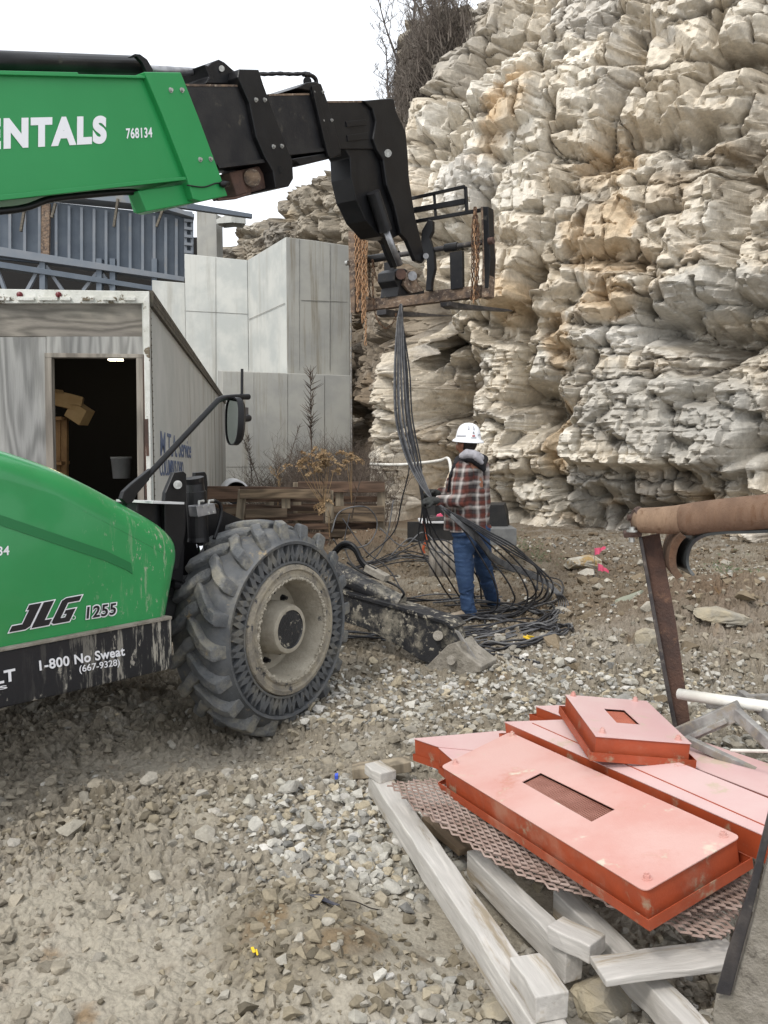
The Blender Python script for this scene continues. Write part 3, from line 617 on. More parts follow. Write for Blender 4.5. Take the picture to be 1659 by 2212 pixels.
def cliff_paint(s, z, c, n2, n3):
    def bl(u, v, ru, rv):
        s0, z0 = img2sz(u, v); s1, _ = img2sz(u+ru, v); _, z1 = img2sz(u, v-rv)
        return 1-sstep(((s-s0)/(s1-s0))**2+((z-z0)/(z1-z0))**2+n2*2.4, .55, 1.25)
    for a in ((1040, 180, 75, 75), (1040, 175, 60, 60), (1010, 270, 40, 60), (1260, 500, 90, 90), (1190, 740, 50, 90), (1250, 330, 60, 70), (1290, 640, 70, 50), (1060, 640, 50, 60), (1180, 930, 20, 100)):
        c = mixn(c, (.52, .385, .235), bl(*a)*.62)
    for a in ((1400, 880, 230, 90), (1350, 1080, 220, 60), (1560, 960, 100, 100), (1500, 640, 150, 60)):
        c = mixn(c, (.40, .385, .35), bl(*a)*.7)
    for a in ((1250, 1030, 60, 25), (960, 360, 70, 90), (1340, 720, 120, 40)):
        c = mixn(c, (.60, .58, .54), bl(*a)*.7)
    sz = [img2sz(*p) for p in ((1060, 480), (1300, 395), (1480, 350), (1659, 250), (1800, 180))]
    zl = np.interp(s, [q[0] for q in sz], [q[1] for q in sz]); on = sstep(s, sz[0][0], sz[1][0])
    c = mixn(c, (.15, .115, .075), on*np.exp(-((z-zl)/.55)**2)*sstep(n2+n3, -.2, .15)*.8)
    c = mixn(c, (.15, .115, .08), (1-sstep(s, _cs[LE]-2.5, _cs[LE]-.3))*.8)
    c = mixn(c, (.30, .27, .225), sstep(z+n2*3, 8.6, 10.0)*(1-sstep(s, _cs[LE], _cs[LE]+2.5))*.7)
    return c
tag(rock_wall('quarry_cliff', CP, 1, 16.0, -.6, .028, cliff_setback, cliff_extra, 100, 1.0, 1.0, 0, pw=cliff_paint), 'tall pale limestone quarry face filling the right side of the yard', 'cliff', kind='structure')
# far rock bank behind the concrete walls
HP = [(-16, 52), (-9, 46), (-5, 43), (-2.5, 41), (-1, 39), (1.0, 38), (5, 36)]
hs = np.array([6.0, 8.5, 11.3, 13.2, 15.0, 16.5, 19.5, 24.0, 28, 30])
_h = np.array(HP); hl = np.concatenate([[0], np.cumsum(np.hypot(*np.diff(_h, axis=0).T))])
sky_px = [(380, 600), (455, 560), (470, 505), (540, 478), (590, 440), (625, 412), (690, 385), (750, 352), (850, 215), (905, 60)]
def far_top():
    ss, zz = [], []
    for u, v in sky_px:
        r = ray(u, v); k = r.x/r.y; q = _h[:, 0]-k*_h[:, 1]; i = [j for j in range(len(q)-1) if q[j] <= 0 < q[j+1]][0]; t = q[i]/(q[i]-q[i+1])
        y = (_h[i, 1]+t*(_h[i+1, 1]-_h[i, 1])+.24*CH)/(1-.24*r.z/r.y)+.5; ss.append(hl[i]+t*(hl[i+1]-hl[i])); zz.append(CH+r.z/r.y*y)
    return np.interp(np.linspace(0, hl[-1], 60), ss, zz)
tag(rock_wall('far_rock_bank', HP, 1, far_top(), 0, .10, lambda s, z: .24*z, None, 300, 1.1, 1.6, 1, sdir=(-.12, 1)), 'grey brown layered rock bank behind the concrete walls', 'rock bank', kind='structure')
# ================================================================ TELEHANDLER
Zv = Vector((0, 0, 1)); E = Vector((.555, .832, 0)).normalized(); Nn = Vector((.832, -.555, 0)).normalized()
A0 = Vector((-2.087, 4.51, 0))
def mp_(q): return (A0+Nn*q, Nn)
TH = empty('telehandler', (-1.9, 4.6, 0), 'green telescopic handler with an extended black boom, mud splashed hood and a chunky solid tyre', 'telehandler')
B = mp_(0)
s1 = plate('boom_base_section', [(-330, 150), (0, 158), (312, 165), (385, 167), (430, 300), (470, 405), (405, 388), (0, 430), (-330, 462)], B, .52, 'green_boom', TH, .008)
plate('boom_flange', [(-330, 142), (0, 152), (168, 156), (170, 160), (314, 163), (314, 169), (0, 161), (-330, 152)], B, .05, 'green_boom', s1, .003, .03)
plate('boom_flange', [(-330, 450), (0, 421), (404, 381), (406, 388), (0, 433), (-330, 466)], B, .05, 'green_boom', s1, .003, .03)
plate('boom_collar', [(312, 155), (391, 156), (430, 255), (478, 384), (492, 423), (434, 435), (418, 430), (405, 386), (352, 250)], B, .60, 'green_boom', TH, .006, .04)
plate('underside_box', [(298, 412), (408, 396), (430, 436), (317, 457)], B, .10, 'green_boom', TH, .006, -.02)
bolts([(368, 195), (392, 195), (431.6, 345), (454, 344)], B, .011, .018, 'bolt', s1, q=.04)
lettering('RENTALS', (-92, 328), (230, 310), (-92, 257), B, 'white', s1, q=.003, offset=.06, gap=1.2)
lettering('768134', (273, 300), (329, 297), (272, 277), B, 'white', s1, name='number', q=.003, offset=.02, gap=1.1)
# top extend cylinder
q = -.26
tp = lambda u, v, qq: PL(u, v, mp_(qq))
c1 = MB().tube([tp(-330, 127, q), tp(0, 135, q), tp(298, 143, q)], .062, 20).build('extend_cylinder', 'black', TH, smooth=True)
MB().tube([tp(296, 148, q), tp(470, 158, q)], .026, 12).build('extend_rod', 'steel', c1, smooth=True)
plate('cylinder_bracket', [(281, 122), (292, 116), (303, 117), (318, 128), (331, 150), (330, 156), (318, 156), (308, 135), (296, 122), (284, 123)], mp_(-.16), .03, 'black', TH, .003)
plate('cylinder_bracket', [(281, 122), (292, 116), (303, 117), (318, 128), (331, 150), (330, 156), (318, 156), (308, 135), (296, 122), (284, 123)], mp_(-.33), .03, 'black', TH, .003)
# second section
s2 = plate('boom_second_section', [(370, 181), (530, 184), (592, 350), (478, 362), (440, 372), (370, 378)], mp_(-.06), .40, 'blackdusty', TH, .008)
plate('wear_strip', [(400, 181), (517, 183), (518, 187), (404, 186)], mp_(-.055), .03, 'rustbeam', s2, 0)
plate('wear_strip', [(470, 355), (577, 343), (580, 350), (474, 363)], mp_(-.04), .03, 'blackdusty', s2, 0)
col2 = plate('boom_collar', [(517, 149), (559, 150), (570, 185), (584, 223), (632, 347), (634, 386), (624, 403), (596, 407), (590, 370), (573, 341), (554, 297), (539, 223), (514, 167)], mp_(-.02), .48, 'black', TH, .006)
bolts([(552, 216), (571, 216), (590, 317), (608, 316)], mp_(-.02), .011, .018, 'bolt', col2)
MB().cyl(PL(606, 367, mp_(-.024)), PL(606, 367, mp_(-.012)), .024, 20).build('hole', 'darkin', col2)  # solid near-black disc, painting the shade of the bore
plate('wear_pad_box', [(496, 372), (590, 352), (592, 402), (512, 424)], mp_(-.12), .25, 'rust', TH, .01)
MB().cyl(PL(545, 384, mp_(-.30)), PL(545, 384, mp_(-.075)), .052, 24).cyl(PL(545, 384, mp_(-.085)), PL(545, 384, mp_(-.065)), .062, 24).build('chain_roller', 'rustbeam', TH, smooth=False)
MB().tube([PL(470, 432, mp_(-.1)), PL(508, 428, mp_(-.1)), PL(540, 418, mp_(-.1))], .009, 8).build('pull_rod', 'rust', TH)
br = plate('boom_top_bracket', [(441, 139), (450, 142), (458, 134), (473, 128), (485, 134), (497, 145), (514, 159), (520, 181), (444, 180), (452, 166)], mp_(-.12), .26, 'black', TH, .006)
MB().cyl(PL(479, 148, mp_(-.12)), PL(479, 148, mp_(-.10)), .02, 20).build('pin', 'bolt', br)
hs_ = [PL(561+9*i, 159.5+.6*math.sin(i), mp_(-.2)) for i in range(13)]
MB().tube(hs_, [.013+.004*(i % 2) for i in range(13)], 8).build('hose', 'blackdusty', TH)
MB().tube(spline([PL(*p, mp_(-.2)) for p in ((655, 161), (672, 163), (682, 172), (684, 190))], 5), .018, 8).cyl(PL(664, 176, mp_(-.26)), PL(664, 176, mp_(-.14)), .035, 20).build('pulley', 'black', TH)
# third section
s3 = plate('boom_third_section', [(545, 204), (690, 202), (738, 323), (627, 336), (560, 345)], mp_(-.10), .34, 'blackdusty', TH, .008)
plate('wear_strip', [(579, 203), (674, 201), (676, 205), (582, 207)], mp_(-.095), .03, 'rustbeam', s3, 0)
plate('wear_strip', [(600, 330), (722, 317), (724, 324), (602, 337)], mp_(-.085), .03, 'blackdusty', s3, 0)
col3 = plate('boom_collar', [(640, 190), (662, 178), (680, 176), (694, 181), (709, 223), (736, 319), (737, 332), (714, 343), (700, 310), (688, 250), (672, 196)], mp_(-.07), .40, 'black', TH, .006)
plate('collar_rib', [(674, 186), (682, 184), (712, 300), (718, 336), (710, 338), (700, 300)], mp_(-.055), .02, 'black', col3, .002)
plate('slide_tray', [(627, 343), (734, 326), (737, 337), (649, 357), (642, 350)], mp_(-.09), .36, 'black', TH, .006)
bolts([(677, 199), (697, 199), (697, 261), (716, 260)], mp_(-.07), .009, .015, 'bolt', col3)
# fourth section and gooseneck head
s4 = plate('boom_tip_section', [(680, 221), (800, 219), (845, 214), (850, 250), (806, 322), (680, 322)], mp_(-.14), .26, 'black', TH, .008)
plate('wear_strip', [(705, 218), (785, 217), (787, 221), (707, 222)], mp_(-.135), .03, 'rustbeam', s4, 0)
plate('stiffener_plate', [(748, 262), (790, 258), (792, 270), (750, 274)], mp_(-.13), .02, 'black', s4, .002)
plate('stiffener_plate', [(750, 292), (795, 286), (797, 300), (752, 305)], mp_(-.13), .02, 'black', s4, .002)
head = plate('boom_head', [(733, 319), (790, 314), (812, 322), (832, 372), (850, 440), (868, 505), (850, 514), (820, 511), (804, 492), (790, 477), (778, 450), (769, 432), (758, 384), (756, 340), (745, 322)], mp_(-.16), .22, 'black', TH, .014)
plate('head_side_plate', [(785, 217), (843, 212), (851, 213), (856, 240), (877, 285), (881, 330), (884, 384), (896, 463), (909, 516), (919, 559), (912, 569), (898, 563), (880, 520), (866, 505), (852, 445), (836, 400), (828, 345), (815, 325), (806, 300), (812, 262), (805, 235)], mp_(-.11), .045, 'black', TH, .008)
plate('head_side_plate', [(785, 217), (843, 212), (851, 213), (856, 240), (877, 285), (881, 330), (884, 384), (896, 463), (909, 516), (919, 559), (912, 569), (898, 563), (880, 520), (866, 505), (852, 445), (836, 400), (828, 345), (815, 325), (806, 300), (812, 262), (805, 235)], mp_(-.40), .045, 'black', TH, .008)
MB().cyl(PL(838, 331, mp_(-.12)), PL(838, 331, mp_(-.085)), .034, 20).build('pin', 'bolt', TH)
plate('head_leg', [(804, 492), (821, 505), (840, 512), (848, 545), (859, 577), (850, 578), (836, 548), (829, 527), (815, 512)], mp_(-.36), .04, 'black', TH, .006)
tb = MB().tube([PL(806, 415, mp_(-.10)), PL(833, 498, mp_(-.10))], .062, 20).build('tilt_cylinder', 'blackdusty', TH, smooth=False)
MB().tube([PL(832, 494, mp_(-.10)), PL(864, 572, mp_(-.10))], .030, 16).build('cylinder_rod', 'steel', tb, smooth=True)
# fork carriage
K0 = PL(905, 560, mp_(-.30))+E*.10; KP = (K0, -E)
def kp(q): return (K0-E*q, -E)
car = plate('fork_carriage', [(757, 649), (1041, 615), (1041, 640), (757, 675)], KP, .09, 'rustbeam', TH, .006)
MB().tube([PL(755, 567, KP), PL(1052, 522, KP)], .026, 16).build('carriage_shaft', 'darksteel', car, smooth=True)
for a, b_ in (((787, 562), (862, 550)), ((962, 536), (989, 532))):
    MB().tube([PL(*a, KP), PL(*b_, KP)], .042, 16).build('fork_sleeve', 'blackdusty', car)
plate('fork_shank', [(829, 567), (851, 564), (852, 640), (831, 643)], kp(.02), .05, 'blackdusty', car)
plate('fork_shank', [(971, 545), (998, 541), (999, 622), (973, 626)], kp(.02), .05, 'blackdusty', car)
plate('end_plate', [(1038, 446), (1054, 446), (1057, 532), (1059, 556), (1055, 640), (1040, 644), (1042, 560), (1041, 516)], kp(.03), .13, 'rustbeam', car)
plate('end_plate', [(1043, 446), (1054, 446), (1057, 532), (1059, 556), (1055, 622), (1047, 622)], kp(.035), .12, 'black', car)
plate('end_plate', [(752, 498), (767, 502), (766, 640), (766, 676), (758, 676), (753, 569)], kp(.03), .13, 'rustbeam', car)
MB().cyl(PL(1056, 521, kp(.05)), PL(1056, 521, kp(.05))+Nn*.05, .034, 16).build('shaft_nut', 'rust', car)
MB().cyl(PL(752, 568, kp(.05)), PL(752, 568, kp(.05))-Nn*.03, .026, 16).build('shaft_nut', 'bolt', car)
def kbar(name, a, b_, w): MB().beam(PL(*a, KP), PL(*b_, KP), .03, w, (0, 0, 1)).build(name, 'black', car, bevel=.003)
kbar('guard_rail', (880, 431), (1004, 403), .03); kbar('guard_rail', (885, 456), (1004, 435), .055); kbar('guard_rail', (896, 479), (1040, 454), .035)
plate('guard_post', [(1001, 402), (1007, 402), (1010, 455), (1004, 456)], KP, .03, 'black', car); plate('guard_post', [(934, 415), (938, 414), (942, 470), (938, 470)], KP, .03, 'black', car)
plate('hose_mast', [(911, 498), (925, 474), (934, 477), (934, 500), (927, 513), (937, 548), (939, 580), (932, 609), (931, 628), (919, 628), (922, 585), (921, 556), (908, 561), (908, 530)], kp(.06), .05, 'black', car, .005)
pb = plate('pivot_bracket', [(853, 587), (862, 580), (875, 580), (886, 588), (899, 594), (904, 612), (917, 627), (917, 634), (858, 640), (861, 620), (853, 606)], mp_(-.13), .20, 'blackdusty', TH, .008)
plate('pivot_ear', [(878, 590), (886, 585), (897, 592), (902, 610), (915, 628), (888, 634), (872, 615), (876, 603)], mp_(-.09), .03, 'rustbeam', TH, .004)
MB().cyl(PL(891, 596, mp_(-.10)), PL(891, 596, mp_(-.055)), .044, 20).build('pin', 'steel', pb)
MB().cyl(PL(866, 592, mp_(-.30)), PL(866, 592, mp_(-.06)), .05, 20).build('rod_eye', 'rust', pb)
MB().cyl(PL(920, 553, mp_(-.12)), PL(920, 553, mp_(-.07)), .028, 16).build('pin', 'steel', TH)
for root, out in (((842, 672), [(834, 668), (834, 679), (843, 684), (978, 682), (866, 672), (845, 669)]), ((980, 655), [(973, 651), (974, 660), (985, 666), (1110, 672), (1100, 668), (1010, 657)])):
    rp = PL(*root, KP); fp = (rp+Nn*.06, Nn)
    MB().prism([PL(u, v, fp) for u, v in out], -Nn*.12).build('fork', 'darksteel', car, bevel=.003)
# hood
HQ = .94
HO = [(-330, 905), (-150, 925), (0, 964), (70, 985), (145, 1013), (220, 1050), (292, 1090), (345, 1120), (378, 1144), (397, 1170), (401, 1205), (393, 1250), (378, 1334), (0, 1404), (-330, 1465)]
p0, n0 = mp_(HQ); hb = MB()
hp3 = [PL(u, v, (p0, n0)) for u, v in HO]; top_ = spline(hp3[:13], 4); HPT = top_+hp3[13:]; nT = len(top_)
def hring(inset, q):
    c = Vector(PL(60, 1300, (p0, n0))); o = []
    for i, p in enumerate(HPT):
        if i >= nT or i == 0: o.append(p+n0*q); continue
        if i == nT-1: o.append(p+(HPT[nT]-p).normalized()*inset+n0*q); continue
        t = (HPT[i+1]-HPT[i-1]).normalized(); nrm = t.cross(n0).normalized()
        if nrm.dot(p-c) > 0: nrm = -nrm
        o.append(p+nrm*inset+n0*q)
    return o
RB = .13
rings = [hring(RB+.006, 0), hring(RB, 0)]+[hring(RB*(1-math.sin(a)), -RB*(1-math.cos(a))) for a in [R(x) for x in (10, 20, 30, 40, 50, 60, 70, 80, 90)]]+[hring(0, -.9)]
k = len(HPT); vs = [p for r_ in rings for p in r_]; fs = [tuple(range(k))]
for i in range(len(rings)-1): fs += [(i*k+j, i*k+(j+1) % k, (i+1)*k+(j+1) % k, (i+1)*k+j) for j in range(k)]
fs.append(tuple((len(rings)-1)*k+j for j in range(k-1, -1, -1)))
hood = hb.add(vs, fs).build('hood', 'green', TH, smooth=True)
md = hood.modifiers.new('n', 'EDGE_SPLIT'); md.split_angle = R(50)
hp = mp_(HQ)
plate('hood_crease', [(-200, 1085), (0, 1112), (230, 1190), (283, 1216), (287, 1240), (275, 1232), (230, 1212), (0, 1134), (-200, 1104)], hp, .004, 'greendark' if 'greendark' in M else 'green', hood, 0, .004)  # flat strip, crease shade painted in darker green
def offpoly(pts, r_):
    out = []; n_ = len(pts); ar = sum(pts[i-1][0]*pts[i][1]-pts[i][0]*pts[i-1][1] for i in range(n_)); sg = 1 if ar > 0 else -1
    for i in range(n_):
        x0, y0 = pts[i-1]; x1, y1 = pts[i]; x2, y2 = pts[(i+1) % n_]
        a1 = Vector((x1-x0, y1-y0)).normalized(); a2 = Vector((x2-x1, y2-y1)).normalized(); n1 = Vector((a1.y, -a1.x))*sg; n2 = Vector((a2.y, -a2.x))*sg
        m_ = (n1+n2); m_ = m_*(r_/max(m_.dot(n1), .35)); out.append((x1+m_.x, y1+m_.y))
    return out
LOGO = [[(.0, 0), (.27, 0), (.33, .10), (.33, 1), (.13, 1), (.13, .80), (.17, .80), (.17, .24), (0, .24)], [(.37, 0), (.66, 0), (.66, .24), (.54, .24), (.54, 1), (.37, 1)],
        [(.69, .08), (.74, 0), (1, 0), (1, .50), (.84, .50), (.84, .34), (.89, .34), (.89, .20), (.81, .20), (.81, .80), (1, .80), (1, 1), (.74, 1), (.69, .92)]]
for mm, qq, oo in (('white', .005, .045), ('blacklet', .008, 0)):
    pl_ = (p0+n0*qq, n0)
    for L_ in LOGO:
        L2 = offpoly([(x_*2.2, y_) for x_, y_ in L_], oo) if oo else [(x_*2.2, y_) for x_, y_ in L_]
        MB().prism([PL(20+130*x_/2.2+27*y_, 1366-24*x_/2.2-56*y_, pl_) for x_, y_ in L2], -n0*.001).build('emblem', mm, hood)
for mm, qq, oo in (('white', .005, .085), ('blacklet', .009, .02)):
    g2 = 2.5 if mm == 'white' else 0
    lettering('1255', (187-g2, 1337+g2), (250+g2, 1327+g2), (188-g2, 1311-g2), hp, mm, hood, name='model_number', q=qq, offset=oo, shear=.05, gap=1.12)
MB().tube([PL(159+4*math.cos(a), 1334+4*math.sin(a), (p0+n0*.008, n0)) for a in [i*.5236 for i in range(12)]], .0015, 4, closed=True).build('registered_mark', 'white', hood)
lettering('768134', (-62, 1205), (20, 1199), (-62, 1184), hp, 'white', hood, name='number', q=.005, offset=.01)
sk = plate('side_skirt', [(-330, 1468), (0, 1407), (372, 1335), (373, 1440), (368, 1446), (0, 1532), (-330, 1610)], mp_(HQ+.01), .8, 'skirt', TH, .015)
plate('skirt_ledge', [(-330, 1462), (0, 1402), (372, 1331), (372, 1338), (0, 1409), (-330, 1470)], mp_(HQ+.03), .1, 'mudsteel', sk, .003)
sp_ = mp_(HQ+.01)
lettering('1-800 No Sweat', (86, 1449), (270, 1416), (84, 1427), sp_, 'white', sk, q=.004, offset=.022, gap=1.06)
lettering('(667-9328)', (172, 1457), (259, 1441), (171, 1438), sp_, 'white', sk, q=.004, offset=.005)
lettering('SUNBELT', (-150, 1511), (34, 1470), (-152, 1482), sp_, 'white', sk, q=.004, offset=.03, gap=1.08)
lettering('RENTALS', (-150, 1520), (16, 1487), (-152, 1512), sp_, 'white', sk, q=.004, offset=.02)
# chassis behind the hood
plate('chassis', [(-330, 1190), (370, 1180), (430, 1230), (430, 1380), (-330, 1500)], mp_(.05), 1.3, 'blackmud', TH, .02)
plate('front_frame', [(296, 1084), (356, 1086), (380, 1100), (400, 1180), (396, 1260), (296, 1230)], mp_(.62), .35, 'black', TH, .01)
MB().beam(PL(290, 1083, mp_(.62)), PL(358, 1085, mp_(.62)), .3, .012).build('frame_cap', 'whiteplastic', TH)
plate('fender_plate', [(430, 1075), (450, 1088), (533, 1127), (520, 1150), (470, 1200), (430, 1260), (385, 1260), (385, 1100)], mp_(.45), .03, 'black', TH, .004)
bk1 = plate('cylinder_mount', [(356, 1082), (358, 1064), (366, 1045), (376, 1021), (397, 1018), (403, 1024), (401, 1150), (385, 1230), (356, 1230)], mp_(.66), .03, 'black', TH, .004)
MB().cyl(PL(384, 1047, mp_(.66)), PL(384, 1047, mp_(.685)), .024, 20).cyl(PL(384, 1047, mp_(.68)), PL(384, 1047, mp_(.70)), .012, 6).build('pin', 'bolt', bk1)
plate('cylinder_mount', [(422, 1021), (443, 1019), (447, 1026), (449, 1046), (447, 1100), (440, 1150), (424, 1150)], mp_(.50), .03, 'black', TH, .004)
lc = MB().tube([PL(419, 1032, mp_(.58)), PL(421, 1045, mp_(.58)), PL(422, 1060, mp_(.58)), PL(423, 1062, mp_(.58)), PL(428, 1160, mp_(.58)), PL(428, 1170, mp_(.58))], [.058, .052, .056, .062, .062, .066], 24).build('stabilising_cylinder', 'black', TH, smooth=False)
MB().tube([PL(430, 1165, mp_(.58)), PL(438, 1215, mp_(.58))], .022, 16).build('cylinder_rod', 'chrome', lc, smooth=True)
MB().tube([PL(437, 1208, mp_(.58)), PL(441, 1240, mp_(.58))], .036, 16).build('rod_end', 'black', lc, smooth=True)
vb = plate('valve_block', [(424, 1093), (464, 1087), (468, 1109), (428, 1117)], mp_(.68), .07, 'steel', TH, .003)
for u, v in ((430, 1083), (451, 1082)):
    MB().tube([PL(u, v+9, mp_(.66)), PL(u, v, mp_(.66)), PL(u+10, v-1, mp_(.66))], .008, 8).build('hose_fitting', 'bolt', vb)
bolts([(439, 1095), (450, 1093), (451, 1108), (461, 1106)], mp_(.68), .005, .006, 'bolt', vb)
MB().cyl(PL(421, 1104, mp_(.65)), PL(429, 1103, mp_(.65)), .011, 10).build('hose_fitting', 'bolt', vb)
MB().tube(spline([PL(*p, mp_(.64)) for p in ((461, 1081), (474, 1088), (478, 1108), (470, 1140), (462, 1165))], 6), .011, 8).build('hose', 'black', TH, smooth=True)
MB().tube(spline([PL(*p, mp_(.60)) for p in ((430, 1064), (439, 1068), (441, 1085), (437, 1120), (440, 1165))], 6), .008, 8).build('hose', 'black', TH, smooth=True)
# axle end, steering link
ax = MB().tube([PL(420, 1335, mp_(.0)), PL(428, 1338, mp_(.5))], .13, 16).build('axle', 'blackdusty', TH, smooth=False)
MB().tube([PL(372, 1262, mp_(.6)), PL(412, 1272, mp_(.6)), PL(432, 1290, mp_(.5))], .024, 10).cyl(PL(395, 1258, mp_(.58)), PL(395, 1280, mp_(.58)), .045, 14).build('steering_link', 'black', ax)
MB().cyl(PL(400, 1300, mp_(.3)), PL(402, 1300, mp_(.55)), .16, 20).build('axle_hub', 'blackdusty', ax)
# mirror on its arm
arm = MB().tube(spline([PL(*p, mp_(.72)) for p in ((268, 1090), (281, 1066), (300, 1048), (380, 962), (455, 882), (475, 863), (500, 858), (533, 857))], 5), .017, 10).build('mirror_arm', 'black', TH, smooth=True)
plate('arm_bracket', [(263, 1078), (268, 1062), (286, 1045), (327, 1012), (323, 1037), (296, 1068), (288, 1084), (275, 1090)], mp_(.74), .03, 'black', arm, .004)
MB().tube([PL(523, 797, mp_(.72)), PL(522, 926, mp_(.72))], .0085, 10).cyl(PL(519, 857, mp_(.72)), PL(537, 857, mp_(.72)), .018, 14).build('mirror_rod', 'black', arm)
MB().cyl(PL(522, 905, mp_(.72)), PL(537, 903, mp_(.70)), .022, 14).build('mirror_clamp', 'blackdusty', arm)
plate('marker_plate', [(515, 879), (537, 880), (537, 900), (515, 899)], mp_(.66), .02, 'darksteel', arm, .002)
mc = PL(500, 910, mp_(.76)); mn = (Vector((.15, .15, CH-.2))-mc).normalized(); mn = Vector((-.80, -.60, .02)).normalized()
mside = Zv.cross(mn).normalized()
def mring(sc, dq):
    out = []
    for i in range(28):
        a = 2*math.pi*i/28; ca, sa = math.cos(a), math.sin(a)
        x_ = abs(ca)**.7*(1 if ca > 0 else -1)*.088*(1-.12*(-sa)); z_ = abs(sa)**.75*(1 if sa > 0 else -1)*.142
        out.append(mc+mside*x_*sc+(Zv+mside*.08).normalized()*z_*(1-(1-sc)*.6)+mn*dq)
    return out
mb = MB(); rs = [mring(.92, 0), mring(1, 0), mring(1, -.035), mring(.8, -.055), mring(.3, -.062)]
vs = [p for r_ in rs for p in r_]; fs = []
for i in range(4): fs += [(i*28+j, i*28+(j+1) % 28, (i+1)*28+(j+1) % 28, (i+1)*28+j) for j in range(28)]
fs.append(tuple(range(4*28, 5*28))); mh = mb.add(vs, fs).build('mirror_housing', 'black', TH, smooth=True); mh.modifiers.new('e', 'EDGE_SPLIT').split_angle = R(40)
MB().add(mring(.93, -.006), [tuple(range(28))]).add([p-mn*.004 for p in mring(.93, -.006)], [tuple(range(27, -1, -1))]).build('mirror_glass', 'mirror', mh)
# wheel
WC = PL(630, 1360, mp_(HQ+.02))
def wp(r_, phi, h): return WC+(E*math.cos(phi)+Zv*math.sin(phi))*r_+Nn*h
wheel = MB().lathe(WC, Nn, [(.40, -.06), (.405, .0), (.40, .012), (.375, .018), (.365, .006), (.345, .004), (.335, .016), (.318, .014), (.305, -.01), (.29, -.10), (.275, -.19), (.12, -.215), (.0, -.215)], 64, mis=[1]*7+[0]*5).build('wheel', ['rim', 'rimring'], TH, smooth=True)
wheel.modifiers.new('e', 'EDGE_SPLIT').split_angle = R(35)
# crust of mud along the rim lip
mcr = MB(); NR = 260; cr_ = []
for i in range(NR):
    a = i*2*math.pi/NR; cr_.append(wp(.318+random.gauss(0, .0035), a, .012+random.gauss(0, .003)))
mcr.tube(cr_, [random.uniform(.005, .013) for _ in range(NR)], 6, closed=True); mcr.build('mud_crust', 'rim', wheel)
hub = MB().lathe(WC, Nn, [(.165, -.215), (.165, -.09), (.155, -.075), (.155, -.03), (.148, -.012), (.14, -.008), (.12, -.008), (.115, -.016), (.0, -.016)], 40, mis=[0]*6+[1]*2).build('hub', ['rim', 'blackmud'], wheel, smooth=True)
hub.modifiers.new('e', 'EDGE_SPLIT').split_angle = R(35)
for i in range(10):
    a = i*2*math.pi/10+.2; MB().cyl(wp(.215, a, -.215), wp(.215, a, -.16), .012, 10).cyl(wp(.215, a, -.215), wp(.215, a, -.185), .021, 6).build('lug_nut', 'blackdusty', wheel)
TW = .42
tyre = MB()
tyre.lathe(WC, Nn, [(.40, -.07), (.405, -.045), (.415, -.035), (.525, -.035), (.53, .0), (.548, .004), (.555, -.01), (.575, -.03), (.60, -.05), (.618, -.10), (.622, -.2), (.618, -TW+.06), (.59, -TW+.01), (.53, -TW), (.40, -TW+.02)], 72, mis=[0]*14)
NZ = 34
for i in range(NZ):
    a = 2*math.pi*i/NZ; st = 2*math.pi/NZ
    for (a0, a1, r0, r1) in ((a, a+st/2, .415, .527), (a+st/2, a+st, .527, .415)):
        wd = .019; da0, da1 = wd/r0, wd/r1; vs = []
        for h in (-.04, -.004):
            vs += [wp(r0, a0-da0, h), wp(r0, a0+da0, h), wp(r1, a1+da1, h), wp(r1, a1-da1, h)]
        tyre.add(vs, [(0, 1, 2, 3), (4, 5, 6, 7), (0, 1, 5, 4), (1, 2, 6, 5), (2, 3, 7, 6), (3, 0, 4, 7)])
tyre.lathe(WC, Nn, [(.405, -.05), (.41, -.002), (.424, -.002), (.428, -.05)], 72)
ty = tyre.build('tyre', 'rubber', wheel, smooth=True); ty.modifiers.new('e', 'EDGE_SPLIT').split_angle = R(32)
def lug(mb, a0, side, rnd):
    # side 0: near shoulder, 1: far shoulder
    secs = [(-.012, .555, .578, 0, .052), (-.03, .58, .665, 0, .056), (-.075, .60, .678, -.03, .058), (-.13, .605, .680, -.10, .062), (-.175, .605, .676, -.19, .066), (-.225, .605, .668, -.24, .060), (-.245, .60, .655, -.25, .048)]
    vs = []
    for h, rb, rt, da, wd in secs:
        rt -= .008; wd *= 1.12
        hh = h if side == 0 else -TW-h
        for r_, k_, in ((rb, 1.15), (rt-.012, 1.0), (rt, .8)):
            for s_ in ((-1, 1) if r_ == rb else (-1, 1)):
                pass
        rr = rnd
        vs += [wp(rb, a0+da-wd*1.15, hh), wp(rt-.014, a0+da-wd, hh), wp(rt+rr, a0+da-wd*.72, hh), wp(rt+rr, a0+da+wd*.72, hh), wp(rt-.014, a0+da+wd, hh), wp(rb, a0+da+wd*1.15, hh)]
    fs = [tuple(range(6)), tuple(range(len(vs)-1, len(vs)-7, -1))]
    for i in range(len(secs)-1): fs += [(i*6+j, i*6+(j+1) % 6, (i+1)*6+(j+1) % 6, (i+1)*6+j) for j in range(6)]
    mb.add(vs, fs)
tl = MB(); NL = 20
for i in range(NL):
    a = 2*math.pi*i/NL; lug(tl, a+.05, 0, random.uniform(-.004, .002)); lug(tl, a+math.pi/NL+.05, 1, random.uniform(-.004, .002))
tr = tl.build('tread', 'rubbertop', wheel, smooth=True); tr.modifiers.new('b', 'BEVEL').width = .008; tr.modifiers.new('s', 'SUBSURF').render_levels = 2
